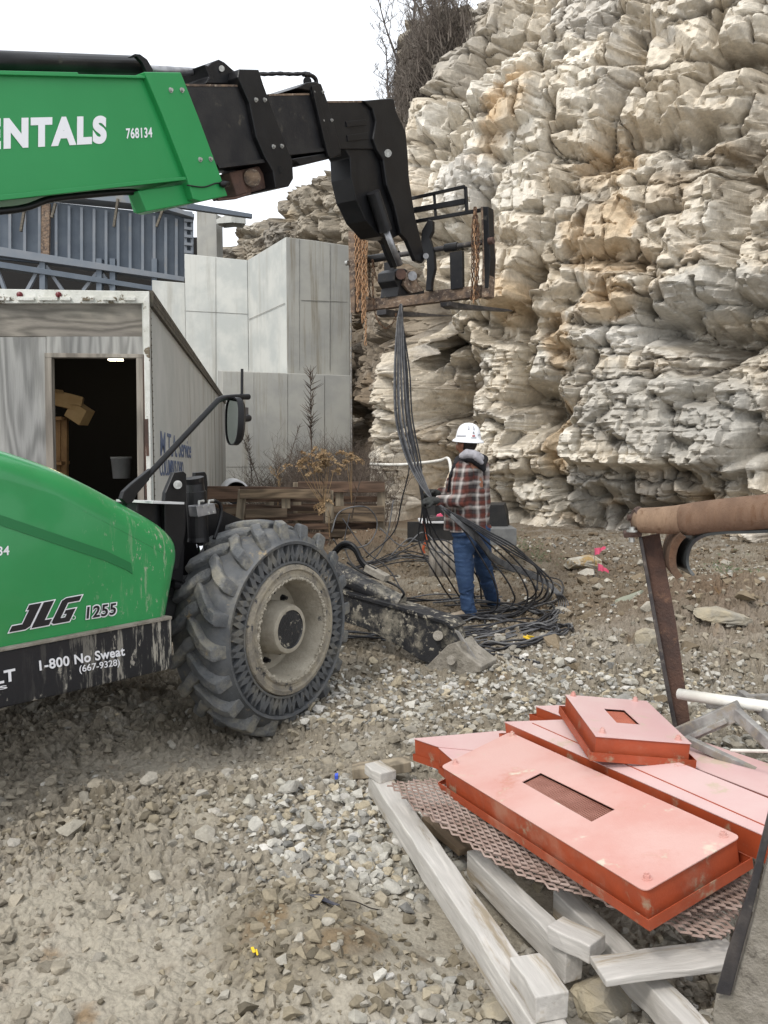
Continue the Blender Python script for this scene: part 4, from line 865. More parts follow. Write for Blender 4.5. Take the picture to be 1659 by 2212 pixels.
# stabiliser in front of the wheel
SP = (Vector((.18, 6.15, 0)), -E)
def spq(q): return (Vector((.18, 6.15, 0))-E*q, -E)
sl_ = plate('stabiliser_leg', [(700, 1262), (755, 1285), (860, 1313), (962, 1346), (978, 1360), (986, 1386), (962, 1412), (935, 1438), (905, 1425), (860, 1395), (790, 1359), (700, 1330)], SP, .16, 'blackmud', TH, .006)
plate('leg_flange', [(700, 1258), (756, 1281), (860, 1309), (966, 1343), (980, 1356), (976, 1360), (960, 1349), (858, 1317), (754, 1288), (700, 1266)], spq(.02), .2, 'blackmud', sl_, .003)
ft = plate('stabiliser_foot', [(914, 1447), (922, 1438), (966, 1394), (984, 1388), (998, 1408), (1040, 1440), (1037, 1452), (1000, 1460), (928, 1463)], spq(.05), .26, 'mudsteel', TH, .008)
for (u, v), rr in (((946, 1373), .037), ((974, 1426), .034)):
    MB().cyl(PL(u, v, spq(.0)), PL(u, v, spq(.09)), rr, 18).build('pin', 'mudsteel', sl_)
cy = MB().tube([PL(715, 1230, spq(-.1)), PL(868, 1305, spq(-.1))], [.088, .068], 24).build('stabiliser_cylinder', 'blackmud', TH, smooth=False)
MB().tube([PL(862, 1303, spq(-.1)), PL(968, 1350, spq(-.1))], .026, 16).build('cylinder_rod', 'chrome', cy, smooth=True)
vv = MB().beam(PL(792, 1226, spq(.0)), PL(836, 1250, spq(.0)), .07, .055).build('cylinder_valve', 'mudsteel', cy, bevel=.006)
for dy, dq in ((0, 0), (7, -.03)):
    MB().tube(spline([PL(u, v+dy, spq(dq)) for u, v in ((718, 1196), (735, 1177), (752, 1173), (768, 1184), (779, 1206), (793, 1222), (812, 1232))], 6), .018, 10).build('hose', 'black', TH, smooth=True)
MB().tube(spline([PL(u, v, spq(-.02)) for u, v in ((750, 1215), (790, 1240), (850, 1262), (872, 1280), (868, 1292))], 6), .009, 8).build('hose', 'black', TH, smooth=True)
plate('tie_bar', [(982, 1362), (990, 1364), (1036, 1436), (1028, 1440)], spq(.01), .015, 'gal', sl_, .002)
# dark hose under the boom
MB().tube(spline([PL(*p, mp_(-.08)) for p in ((-200, 470), (0, 456), (60, 447), (110, 430), (200, 420), (290, 415), (330, 432))], 6), .02, 8).build('hose', 'black', TH, smooth=True)
MB().tube(spline([PL(*p, mp_(.05)) for p in ((404, 400), (440, 404), (466, 396), (483, 396))], 5), .005, 6).build('hose', 'black', TH, smooth=True)
MB().tube([PL(476, 398, mp_(.06)), PL(481, 398, mp_(.06)), PL(493, 397, mp_(.06))], [.012, .024, .018], 12).build('position_sensor', 'black', TH, smooth=True)
# ================================================================ STRUCTURES ON THE LEFT
# trailer used as a store
TR0 = PL(322, 640, (Vector((0, 7.0, 0)), Vector((0, 1, 0)))); TL = Vector((-.150, .9887, 0)).normalized(); TS = Vector((TL.y, -TL.x, 0))   # length, right side normal
RP = (TR0.copy(), -TL)
def rp(q): return (TR0-TL*q, -TL)
SPn = (TR0+TS*.0, TS)
top_z = PL(322, 630, RP).z; ztr = .05
TRL = empty('trailer', (TR0.x-1.25, 8, 0), 'old box trailer body with a weathered plywood end wall and an open doorway', 'trailer')
def rz(u, v): return PL(u, v, RP)
Lh = 16.0; Wd = 2.6
cr = Vector((TR0.x, TR0.y, 0)); 
sw = MB(); sw.box(cr+TL*Lh/2+Zv*((top_z+ztr)/2-.02)-TS*.03, TL*Lh/2, TS*.03, Zv*((top_z-ztr)/2-.06)).build('side_wall', 'trailer', TRL)
sidew = [o for o in C.objects if o.name == 'side_wall'][0]
MB().box(cr+TL*Lh/2+Zv*((top_z+ztr)/2)-TS*(Wd-.03), TL*Lh/2, TS*.03, Zv*((top_z-ztr)/2-.06)).build('side_wall', 'trailer', TRL)
MB().box(cr+TL*Lh/2+Zv*(top_z-.03)-TS*Wd/2, TL*Lh/2, TS*Wd/2, Zv*.02).build('roof', 'trailerwhite', TRL)
m_ = MB().box(cr+TL*Lh/2+Zv*(top_z-.055)+TS*.012, TL*Lh/2, TS*.02, Zv*.065)
for i in range(220):
    for zz in (.03, .08): m_.cyl(cr+TL*(.08+i*.072)+Zv*(top_z-zz)+TS*.03, cr+TL*(.08+i*.072)+Zv*(top_z-zz)+TS*.037, .006, 6)
m_.build('top_rail', 'rail', TRL)
m_ = MB().box(cr+TL*.055+Zv*1.5+TS*.002, TL*.02, TS*.002, Zv*1.3)
for i in range(46): m_.cyl(cr+TL*.055+Zv*(.3+i*.055)+TS*.003, cr+TL*.055+Zv*(.3+i*.055)+TS*.009, .006, 6)
m_.build('edge_strip', 'rail', TRL)
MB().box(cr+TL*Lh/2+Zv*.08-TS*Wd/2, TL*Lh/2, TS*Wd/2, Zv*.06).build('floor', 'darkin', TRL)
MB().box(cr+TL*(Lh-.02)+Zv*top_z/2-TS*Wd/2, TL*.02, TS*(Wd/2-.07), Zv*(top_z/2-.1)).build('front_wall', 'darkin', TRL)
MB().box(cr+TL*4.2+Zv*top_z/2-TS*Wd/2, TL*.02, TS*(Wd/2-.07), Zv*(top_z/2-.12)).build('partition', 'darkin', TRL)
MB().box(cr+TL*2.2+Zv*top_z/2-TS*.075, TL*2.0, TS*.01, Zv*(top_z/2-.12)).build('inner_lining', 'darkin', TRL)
plate('rear_header', [(-110, 618), (0, 624), (322, 629), (322, 652), (308, 655), (0, 655), (-110, 653)], rp(.02), .08, 'trailerwhite', TRL, .004)
hd = MB()
for i in range(9):
    a = -100+i*46; hd.beam(PL(a, 645+random.uniform(-1, 1), rp(.035)), PL(a+random.uniform(20, 44), 646, rp(.035)), .03, .03)
hd.build('header_rail', 'trailerwhite', TRL, bevel=.004)
for u, v in ((43, 637), (127, 637)):
    c = PL(u, v, rp(.02)); MB().lathe(c, -TL, [(.024, 0), (.024, .012), (.015, .02), (0, .022)], 20).build('clearance_light', 'redlight', TRL, smooth=True)
po = plate('corner_post', [(309, 648), (322, 632), (322.5, 655), (327, 1120), (319, 1120), (313, 900)], rp(.03), .07, 'trailerwhite', TRL, .004)
plate('rust_patch', [(312, 905), (320, 905), (322, 985), (316, 985)], rp(.033), .006, 'rust', po, 0)
plate('header_board', [(-110, 655), (309, 655), (309, 727), (-110, 727)], rp(-.02), .02, 'plyhead', TRL, .002)
plate('header_board', [(100, 727), (309, 727), (309, 766), (100, 766)], rp(-.01), .02, 'ply', TRL, .002)
plate('plywood_panel', [(-110, 728), (99, 728), (102, 1130), (-110, 1130)], rp(-.012), .02, 'ply', TRL, .002)
plate('plywood_panel', [(306, 767), (319, 767), (323, 1130), (306, 1130)], rp(-.02), .02, 'ply', TRL, .002)
# plywood seam
plate('door_frame', [(96, 762), (310, 765), (311, 773), (96, 772)], rp(.015), .10, 'frame', TRL, .003)
plate('door_frame', [(96, 772), (111, 772), (118, 1130), (102, 1130)], rp(.013), .10, 'frame', TRL, .003)
plate('door_frame', [(294, 773), (309, 773), (312, 1130), (298, 1130)], rp(.013), .10, 'frame', TRL, .003)
plate('post_strip', [(309, 766), (313, 766), (318, 1130), (314, 1130)], rp(.02), .05, 'rust', TRL, 0)
def trp(u, v, dpt): return PL(u, v, (TR0+TL*dpt, -TL))
for u in (242, 258):
    c = trp(u, 776, 3.0); MB().beam(c-TL*.06, c+TL*.06, .075, .03).build('ceiling_lamp', 'lamp', TRL)
lt = bpy.data.lights.new('lamp', 'POINT'); lt.energy = 5; lt.color = (1, .8, .5); lt.shadow_soft_size = .1
lo = bpy.data.objects.new('lamp_bulb', lt); C.objects.link(lo); lo.location = trp(249, 790, 2.6); lo.parent = TRL; lo.matrix_parent_inverse = Matrix.Translation(-Vector(TRL.location))
# faded lettering on the side
sp2 = (cr+TS*.0, TS)
lettering('M.T.A. Service', (347, 985), (413, 990), (347, 930), sp2, 'bluelet', sidew, q=.004, offset=.01)
lettering('COLUMBUS OHIO', (346, 1028), (397, 1026), (344, 990), sp2, 'bluelet', sidew, q=.004, offset=.01)
# things inside
sh = empty('storage_shelf', trp(140, 1100, 1.0), 'wooden shelf unit just inside the trailer doorway', 'shelf')
for u in (124, 138): MB().beam(trp(u, 1110, .9+.0*u), trp(u, 903, .9), .05, .07, (1, 0, 0)).build('post', 'cedar', sh)
MB().beam(trp(95, 905, .9), trp(142, 905, .9), .35, .03).build('shelf_board', 'cedar', sh)
MB().beam(trp(95, 1000, .9), trp(142, 1000, .9), .35, .03).build('shelf_board', 'cedar', sh)
def cbox(pl, w, h, rz_, lab, m='cardboard', tilt=0):
    ax = Vector((math.cos(rz_), math.sin(rz_), math.sin(tilt)))*w/2; ay = Vector((-math.sin(rz_), math.cos(rz_), 0))*w*.4; az = Vector((-math.sin(tilt)*math.cos(rz_), 0, 1))*h/2
    mb_ = MB().box(pl, ax, ay, az).beam(pl+az*.98-ay-ax, pl+az*1.0-ay*1.5+ax*-.9-Vector((0, 0, .03)), .002, w*.9, tuple(ax.normalized()))
    return tag(mb_.build('cardboard_box', m, bevel=.004), lab, 'box')
cbox(trp(140, 865, .85), .3, .13, .3, 'flattened open cardboard box on top of the shelf in the trailer', tilt=-.25)
cbox(trp(172, 893, .8), .16, .13, -.3, 'crushed cardboard box hanging off the shelf edge in the trailer', tilt=-.6)
bk = MB(); c = trp(262, 1010, 1.6); bk.lathe(c-Zv*.11, Zv, [(0, 0), (.085, 0), (.10, .2), (.105, .2), (.105, .22), (.09, .22), (.085, .02), (0, .02)], 24)
tag(bk.build('bucket', 'whiteplastic', smooth=True), 'dusty white plastic bucket on the trailer floor', 'bucket')
# ---------------------------------------------------------------- concrete wing walls
def wall_px(name, segs, zb, thick, m, lab, kind='wall', cap=None):
    """segs: list of (u, vtop, y) corners of the visible face, wall goes down to zb and back by thick"""
    tops = [P(u, v, y) for u, v, y in segs]; mb_ = MB(); n = len(tops)
    fr = tops; bt = [Vector((p.x, p.y, zb)) for p in tops]
    nr = []
    for i in range(n):
        a = tops[max(i-1, 0)]; b_ = tops[min(i+1, n-1)]; t = Vector((b_.x-a.x, b_.y-a.y, 0)).normalized(); nr.append(Vector((-t.y, t.x, 0)))
    bk_t = [p+q*thick for p, q in zip(tops, nr)]; bk_b = [p+q*thick for p, q in zip(bt, nr)]
    vs = fr+bt+bk_t+bk_b; fs = []
    for i in range(n-1):
        fs += [(i, i+1, n+i+1, n+i), (2*n+i, 3*n+i, 3*n+i+1, 2*n+i+1), (i, 2*n+i, 2*n+i+1, i+1)]
    fs += [(0, n, 3*n, 2*n), (n-1, 3*n-1, 4*n-1, 2*n-1)]
    mb_.add(vs, fs); return tag(mb_.build(name, m, bevel=.02), lab, kind)
cw = wall_px('concrete_wall', [(398, 548, 29.5), (534, 562, 29.0)], -.2, .6, 'concrete', 'tall smooth concrete wall panel directly beside the lower left panel')
wall_px('concrete_wall', [(534.5, 562, 29.0), (617, 512, 26.0)], -.2, .5, 'concrete', 'angled concrete return wall rising to the highest corner')
wall_px('concrete_wall', [(617.6, 512, 26.0), (684, 520, 26.3), (755.5, 531, 26.6)], -.2, .8, 'concretestain', 'tallest stained concrete wall ending against the quarry face')
wall_px('concrete_wall', [(328, 605, 30.2), (399, 611, 30.0)], -.2, .6, 'concrete', 'low concrete wall panel rising just behind the trailer roof')
wall_px('concrete_wall', [(470, 800, 26.2), (480, 801, 25.2), (620, 806, 25.5), (757, 811, 25.8)], -.2, 1.1, 'concretestain', 'lower projecting concrete wall behind the dead weeds')
# formwork joints as shallow grooves would be, thin recessed lines in raised strips
jt = mat('joint_line', (.24, .235, .21), (.33, .32, .29), 5, .9)
def joint(a, b_, lab=None):
    MB().beam(a, b_, .01, .018, (0, 1, 0)).build('form_joint', jt, cw)
def jline(u0, v0, y0, u1, v1, y1): joint(P(u0, v0, y0-.006), P(u1, v1, y1-.006))
jline(399, 671, 29.5, 534, 678, 29.0); jline(466, 556, 29.25, 466, 905, 29.25); jline(537, 690, 28.9, 615, 655, 26.05)
jline(646, 516, 26.12, 646, 800, 26.12); jline(650, 648, 26.14, 750, 652, 26.58); jline(712, 526, 26.4, 712, 800, 26.4)
jline(548, 805, 25.35, 548, 1040, 25.35); jline(620.5, 808, 25.5, 620.5, 1040, 25.5); jline(700, 812, 25.67, 700, 1040, 25.67); jline(482, 1008, 25.2, 618, 1008, 25.5)
MB().tube([P(757.5, 535, 25.7), P(758.5, 760, 25.7), P(760, 1010, 25.7)], .03, 8).build('wall_pipe', 'gal', cw)
# ---------------------------------------------------------------- blue grey plate girder with truss
YG = (Vector((-8, 33, 0)), Vector((.28, -.96, 0)).normalized())
gd = empty('steel_girder', (-9, 34, 0), 'blue grey riveted steel plate girder spanning above the trailer', 'girder')
def gpl(q): return (YG[0]+YG[1]*q, YG[1])
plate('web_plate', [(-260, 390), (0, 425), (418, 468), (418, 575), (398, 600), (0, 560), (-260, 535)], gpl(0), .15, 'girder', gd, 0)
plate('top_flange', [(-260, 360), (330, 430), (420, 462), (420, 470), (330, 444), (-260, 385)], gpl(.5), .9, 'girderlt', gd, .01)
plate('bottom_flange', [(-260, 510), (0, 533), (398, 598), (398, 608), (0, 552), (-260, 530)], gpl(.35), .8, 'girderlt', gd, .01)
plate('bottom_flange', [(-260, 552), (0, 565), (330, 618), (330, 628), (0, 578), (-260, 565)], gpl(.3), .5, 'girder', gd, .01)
for i, u in enumerate([-200, -150, -105, -60, -20, 18, 50, 82, 118, 146, 173, 200, 226, 252, 278, 305, 330, 355, 378, 398, 412]):
    vt = 395+(u+260)*.12; vb = 520+(u+260)*.125
    plate('stiffener', [(u, vt), (u+6, vt+1), (u+6, vb+1), (u, vb)], gpl(.22), .22, 'girderlt', gd, 0)
for i in range(8):
    v = 455+i*17; plate('louvre', [(398, v), (416, v+2), (416, v+8), (398, v+6)], gpl(.3), .1, 'girderlt', gd, 0)
for a, b_ in (((88, 574), (58, 630)), ((100, 574), (140, 634)), ((210, 590), (180, 628)), ((222, 592), (250, 632)), ((-10, 570), (10, 625))):
    MB().beam(PL(*a, gpl(.1)), PL(*b_, gpl(.1)), .12, .14, (0, 1, 0)).build('brace', 'girderlt', gd)
for u in (94, 216, 245, 335): MB().beam(PL(u, 560, gpl(.12)), PL(u, 700, gpl(.12)), .2, .26, (0, 1, 0)).build('post', 'girder', gd)
MB().beam(PL(100, 440, gpl(.25)), PL(98, 560, gpl(.25)), .3, .12, (0, 1, 0)).build('stained_post', 'rustbeam', gd)
for a, b_ in (((255, 430), (246, 490)), ((352, 452), (338, 490)), ((120, 440), (112, 470)), ((55, 440), (45, 500))):
    MB().beam(PL(*a, gpl(.6)), PL(*b_, gpl(.6)), .08, .1, (0, 1, 0)).build('bracket', 'rail', gd)
hb_ = empty('bridge_shed', (-10, 42, 0), 'shed behind the steel girder, its open shade painted near-black', 'shed')
MB().box((-17, 41, 5.75), (8.2, 0, 0), (0, 1.0, 0), (0, 0, 5.75)).build('wall', 'darkin', hb_)  # solid near-black box stands in for the shade under the girder
plate('roof', [(-260, 330), (330, 425), (545, 462), (545, 470), (330, 440), (-260, 350)], (Vector((0, 37, 0)), Vector((.3, -.95, 0)).normalized()), .25, 'girder', hb_, 0)
tag(wall_px('concrete_pier', [(424, 456, 38.5), (467, 462, 38.2)], 0, .6, 'concretestain', 'x'), 'square tan concrete pier at the end of the steel girder', 'pier')
tag(wall_px('concrete_block', [(467, 474, 37.6), (500, 458, 37.4), (531, 466, 37.6)], 11.5, .8, 'concrete', 'x'), 'pale concrete block on the rock bank beside the girder', 'block')
# ================================================================ PALLETS AND SMALL THINGS BY THE CLIFF
YP = 12.6
def pp(u, v, y): return P(u, v, y)
def hboard(par, u0, v0, u1, v1, y, m='pallet', name='board', th=.022, y1=None):
    y1 = y1 or y
    a, b_, c_, d_ = P(u0, v0, y), P(u1, v0+(0), y1), P(u1, v1, y1), P(u0, v1, y)
    jz = random.uniform(-.006, .006)
    MB().prism([a+Zv*jz, b_-Zv*jz, c_-Zv*jz, d_+Zv*jz], (0, th, 0)).build(name, m, par, bevel=.003)
def pallet(root_px, lab, boards, posts, y):
    t = empty('pallet', (P(*root_px, y).x, y, 0), lab, 'pallet', 'wooden pallets standing on edge behind the telehandler')
    for (u0, v0, u1, v1, m) in boards: hboard(t, u0, v0, u1, v1, y, m)
    ul, ur = min(b[0] for b in boards), max(b[2] for b in boards)
    for k_ in range(7): hboard(t, ul, 1050+k_*20+random.uniform(-2, 2), ur, 1064+k_*20, y+.17, 'palletold')
    for (u0, v0, u1, v1) in posts:
        a, b_ = P(u0, v0, y+.09), P(u1, v1, y+.09); MB().beam(a, b_, .045, .125, (1, 0, 0)).build('stringer', 'palletend', t, bevel=.003)
    return t
pallet((735, 1180), 'right hand brown pallet on edge with a dark split top board', [(643, 1040, 831, 1063, 'palletold'), (643, 1093, 830, 1108, 'pallet'), (643, 1110, 830, 1127, 'pallet'), (700, 1144, 829, 1161, 'pallet'), (715, 1180, 828, 1194, 'palletold')],
       [(642, 1042, 643, 1150), (709, 1062, 711, 1150), (733, 1062, 735, 1130), (824, 1042, 822, 1192)], 12.6)
pallet((620, 1130), 'middle pallet on edge with pale stringers in front of the weeds', [(518, 1057, 714, 1077, 'pallet'), (530, 1099, 620, 1118, 'pallet'), (530, 1126, 620, 1140, 'palletold')],
       [(524, 1058, 518, 1125), (617, 1058, 618, 1098), (711, 1060, 712, 1130)], 12.2)
pallet((510, 1110), 'left pallet on edge partly hidden by the black fender', [(448, 1054, 586, 1078, 'palletold'), (485, 1095, 575, 1111, 'pallet'), (485, 1120, 575, 1134, 'pallet')],
       [(455, 1056, 456, 1130), (583, 1080, 582, 1110)], 12.9)
# white barrel behind the pallets
c = P(520, 1066, 14.5)
tb_ = MB(); tb_.lathe(c+Vector((-.2, .5, .0)), Vector((.25, -.97, 0)), [(0, -.5), (.22, -.5), (.235, -.45), (.235, .42), (.20, .45), (.17, .40), (.16, .1), (0, .1)], 28, mis=[0]*4+[1]*3)
tag(tb_.build('barrel', ['whiteplastic', 'darkin'], smooth=True), 'white drum lying on its side behind the left pallet', 'barrel')
# equipment bank behind the worker
def pbox(name, u0, v0, u1, v1, y, dep, m, par=None, bev=.006, **kw):
    a, b_, c_, d_ = P(u0, v0, y), P(u1, v0, y), P(u1, v1, y), P(u0, v1, y)
    return MB().prism([a, b_, c_, d_], (0, dep, 0)).build(name, m, par, bevel=bev, **kw)
vt = empty('splice_vault', (P(950, 1180, 10.6).x, 10.6, 0), 'black open splice box holding tools behind the worker', 'splice box')
pbox('front_panel', 880, 1127, 1003, 1172, 10.5, .03, 'box', vt); pbox('lid', 913, 1073, 941, 1128, 10.9, .05, 'box', vt); pbox('shelf', 906, 1126, 1003, 1131, 10.45, .5, 'whiteplastic', vt)
pbox('back_panel', 941, 1090, 1003, 1126, 11.0, .03, 'box', vt)
MB().beam(P(925, 1121, 10.5), P(975, 1119, 10.55), .12, .05).beam(P(930, 1116, 10.55), P(948, 1117, 10.6), .06, .04).build('tool_tray', 'darksteel', vt, bevel=.006)
tag(MB().prism([P(u, v, 10.55) for u, v in ((938, 1120), (945, 1112), (953, 1109), (957, 1114), (955, 1121))], (0, .06, 0)).build('cloth', 'pinkflag'), 'crumpled pink cloth lying on the splice box', 'cloth')
tag(MB().prism([P(u, v, 11.2) for u, v in ((1046, 1090), (1088, 1090), (1094, 1110), (1097, 1142), (1046, 1142))], (.1, .5, 0)).build('black_panel_box', 'box', bevel=.01), 'black box leaning against the cliff behind the worker', 'box')
tag(pbox('utility_box', 1040, 1142, 1116, 1178, 10.9, .5, 'greybox'), 'grey concrete utility box under the black box', 'box')
cd = [(934, 1), (948, 0), (963, 0), (979, 0), (994, 0), (1006, 1)]
for i, (u, k) in enumerate(cd):
    b0 = P(u, 1216, 10.4); a0 = P(u+random.uniform(-2, 2), 1168, 10.5)
    o = MB().tube([Vector((b0.x, b0.y, gh(b0.x, b0.y)-.1)), a0], .045, 16).build('conduit', 'conduit', smooth=True); tag(o, 'grey plastic conduit stub standing under the splice box', 'conduit', 'row of conduit stubs')
# orange strap
tag(MB().tube(spline([P(*p, 10.2) for p in ((915, 1125), (918, 1145), (921, 1165), (914, 1185), (917, 1195))], 5), .018, 5).build('strap', 'strap'), 'orange strap hanging from the splice box', 'strap')
# white hose along the cliff foot
tag(MB().tube(spline([P(*p) for p in ((800, 1003, 17), (860, 1004, 16.6), (912, 1000, 16.2), (950, 995, 15.8), (966, 990, 15.6), (972, 1000, 15.4), (975, 1030, 15.3))], 6), .032, 8).build('hose_pipe', 'pvc', smooth=True), 'pale hose running along the cliff behind the worker', 'hose')
# marker flags
for px, z0, lab, dx in (((1296, 1192), .28, 'upper pink marker flag standing among white gravel', .0), ((1303, 1225), .18, 'lower pink marker flag beside the flat white slab', .0), ((1490, 1266), .2, 'pink marker flag right of the rusty post under the hanging belt', 0)):
    y_ = 10.2 if px[0] < 1400 else 9.2; c = P(*px, y_); g = gh(c.x, c.y)
    f = empty('marker_flag', (c.x, c.y, g), lab, 'flag', 'pink marker flags')
    vs = []; nx_, nz_ = 5, 4; sg = 1 if px[1] != 1192 else -1
    for i in range(nx_+1):
        for j in range(nz_+1):
            tpr = 1-.75*i/nx_; vs.append(c+Vector(((i/nx_-.5)*.13, .018*math.sin(i*1.7+px[0]), (j/nz_-.5)*.10*tpr-.055*(i/nx_)**1.5*sg+.008*math.sin(i*2.3+j))))
    fs = [(i*(nz_+1)+j, (i+1)*(nz_+1)+j, (i+1)*(nz_+1)+j+1, i*(nz_+1)+j+1) for i in range(nx_) for j in range(nz_)]
    o = MB().add(vs, fs).build('flag_sheet', 'pinkflag', f); o.modifiers.new('s', 'SOLIDIFY').thickness = .002
    MB().cyl(Vector((c.x-.065, c.y, g-.03)), c+Vector((-.065, 0, .04)), .003, 6).build('wire', 'steel', f)
# slabs and single rocks
def boulder(name, u, v, y, sx, sy, sz, m, lab, rot=0, seed=0, tilt=0, dz=0):
    rr = random.Random(seed); bm = bmesh.new()
    for k_ in range(26):
        q_ = Vector((rr.gauss(0, 1), rr.gauss(0, 1), rr.gauss(0, 1))).normalized()
        q_ = Vector([abs(t)**.7*(1 if t > 0 else -1) for t in q_]); bm.verts.new((q_.x*sx, q_.y*sy, q_.z*sz))
    bmesh.ops.convex_hull(bm, input=bm.verts); bmesh.ops.delete(bm, geom=[x_ for x_ in bm.verts if not x_.link_faces], context='VERTS')
    bmesh.ops.triangulate(bm, faces=bm.faces); bmesh.ops.subdivide_edges(bm, edges=bm.edges, cuts=3, use_grid_fill=True)
    for x_ in bm.verts: x_.co += Vector((rr.gauss(0, 1), rr.gauss(0, 1), rr.gauss(0, 1)))*.018*min(sx, sy)
    bmesh.ops.rotate(bm, verts=bm.verts, matrix=Matrix.Rotation(tilt, 3, 'Y')); bmesh.ops.rotate(bm, verts=bm.verts, matrix=Matrix.Rotation(rot, 3, 'Z'))
    c_ = hit(u, v+4); z_ = gh(c_.x, c_.y)+sz*.55
    bmesh.ops.translate(bm, verts=bm.verts, vec=(c_.x, c_.y, z_)); me = bpy.data.meshes.new(name); bm.to_mesh(me); bm.free()
    return tag(link(name, me, m), lab, 'rock')
boulder('rock_slab', 1260, 1224, 9.9, .26, .22, .11, 'stonewhite', 'flat white and ochre limestone slab beside the pink flags', .2, 1, dz=None)
boulder('rock_slab', 1361, 1296, 7.9, .17, .09, .07, 'greenstone', 'grey green tilted stone slab left of the rusty post', .5, 2, -.35, dz=None)
boulder('rock', 1560, 1335, 7.0, .22, .12, .06, 'stone', 'flat pointed tan rock on the mound right of the rusty post', -.2, 3, .15, dz=None)
boulder('rock', 971, 1311, 8.0, .035, .03, .035, 'stonewhite', 'pale stone lying behind the worker heel', 0, 4)
boulder('rock', 976, 1353, 7.35, .07, .05, .05, 'stonewhite', 'white angular rock under the worker boot toe', .3, 5)
boulder('rock', 1400, 1385, 7.0, .10, .08, .08, 'stone', 'brown and white rock lower left of the rusty post', .5, 6, dz=0)
boulder('rock', 1095, 2190, 2.35, .08, .06, .04, 'stone', 'muddy stone below the grey lumber ends', .5, 8, dz=0)
boulder('rock', 1310, 2170, 2.4, .11, .08, .06, 'stone', 'round brown rock between the lumber beams', .5, 9, dz=0)
# ================================================================ RIGHT: ROLLER STAND
YR = 3.9
RS = (Vector((1.2, 3.75, 0)), Vector((-.25, -.97, 0)).normalized())
def rs_(q): return (RS[0]+RS[1]*q, RS[1])
st = empty('roller_stand', (1.42, 3.7, 0), 'rusty steel stand carrying a wrapped brown conveyor roller on the right', 'roller stand')
plate('post', [(1380, 1161), (1425, 1152), (1461, 1348), (1494, 1580), (1496, 1620), (1464, 1620), (1434, 1467), (1409, 1326)], rs_(0), .012, 'rust', st, .002)
plate('post_flange', [(1380, 1161), (1387, 1160), (1417, 1326), (1443, 1467), (1473, 1620), (1464, 1620), (1434, 1467), (1409, 1326)], rs_(.04), .05, 'darksteel', st, .002)
def rt(u, v, y): return P(u, v, y)
ra = MB().tube([rt(1383, 1124, 3.72), rt(1386, 1124, 3.71), rt(1430, 1124, 3.66), rt(1462, 1123, 3.62), rt(1482, 1122, 3.60)], [.048, .056, .060, .064, .068], 32).build('roller', 'wraplt', st, smooth=True)
pts = [rt(1468, 1125, 3.61), rt(1478, 1123, 3.60), rt(1500, 1121, 3.57), rt(1560, 1115, 3.49), rt(1659, 1106, 3.36), rt(1850, 1090, 3.12)]
MB().tube(pts, [.060, .068, .072, .074, .074, .074], 32).build('roller_sleeve', 'wrap', ra, smooth=True)
plate('bearing_cap', [(1362, 1118), (1370, 1100), (1380, 1095), (1389, 1098), (1391, 1150), (1375, 1152), (1368, 1140), (1362, 1130)], rs_(.02), .07, 'rust', st, .008)
MB().cyl(rt(1356, 1118, 3.72), rt(1366, 1118, 3.72), .014, 10).cyl(rt(1369, 1124, 3.72), rt(1384, 1124, 3.72), .05, 20).build('bearing_stub', 'rust', st)
plate('mount_plate', [(1347, 1152), (1366, 1146), (1388, 1147), (1386, 1160), (1348, 1162)], rs_(.05), .12, 'rust', st, .003)
bolts([], RS, .01, .01, 'bolt', st)
c = rt(1365, 1147, 3.68); MB().cyl(c-Zv*.004, c+Zv*.004, .024, 16).cyl(c, c+Zv*.018, .013, 6).cyl(c-Zv*.05, c-Zv*.03, .013, 6).build('bolt', 'bolt', st)
# belt hanging from the roller (curved thick strip)
cl = spline([P(1850, 1135, 3.05), P(1659, 1148, 3.32), P(1560, 1151, 3.45), P(1520, 1158, 3.5), P(1496, 1175, 3.54), P(1486, 1200, 3.56), P(1487, 1225, 3.56), P(1499, 1243, 3.54)], 6)
bl_ = MB(); wv = Vector((.02, .26, 0))
nrm = []
for i, p in enumerate(cl):
    t = (cl[min(i+1, len(cl)-1)]-cl[max(i-1, 0)]).normalized(); nrm.append(t.cross(wv).normalized()*.006)
for (mi, o0, o1, nm) in ((0, 0, 1, 'belt'), ):
    vs = []
    for p, n_ in zip(cl, nrm): vs += [p-n_, p+n_, p+n_+wv, p-n_+wv]
    fs = [(0, 1, 2, 3), tuple(len(vs)-1-i for i in range(4))]+[(i*4+j, i*4+(j+1) % 4, i*4+4+(j+1) % 4, i*4+4+j) for i in range(len(cl)-1) for j in range(4)]
    belt = tag(MB().add(vs, fs).build('conveyor_belt', 'rubberband', smooth=False), 'black rubber belt curling down below the brown roller', 'belt')
wv2 = Vector((-.03, .02, 0))
vs = []
for p, n_ in list(zip(cl, nrm))[-22:]:
    vs += [p+wv2-n_*7, p+wv2-n_*2.0, p+wv-n_*2.0, p+wv-n_*7]
fs = [(0, 1, 2, 3), tuple(len(vs)-1-i for i in range(4))]+[(i*4+j, i*4+(j+1) % 4, i*4+4+(j+1) % 4, i*4+4+j) for i in range(21) for j in range(4)]
MB().add(vs, fs).build('belt_backing', 'plankrust', belt)
# white pipe
tag(MB().tube([P(1467, 1499, 3.45), P(1560, 1513, 3.3), P(1659, 1527, 3.16), P(1900, 1562, 2.9)], .0235, 24).build('white_pipe', 'pvc', smooth=True), 'dirty white plastic pipe leaning on the foot of the rusty post', 'pipe')
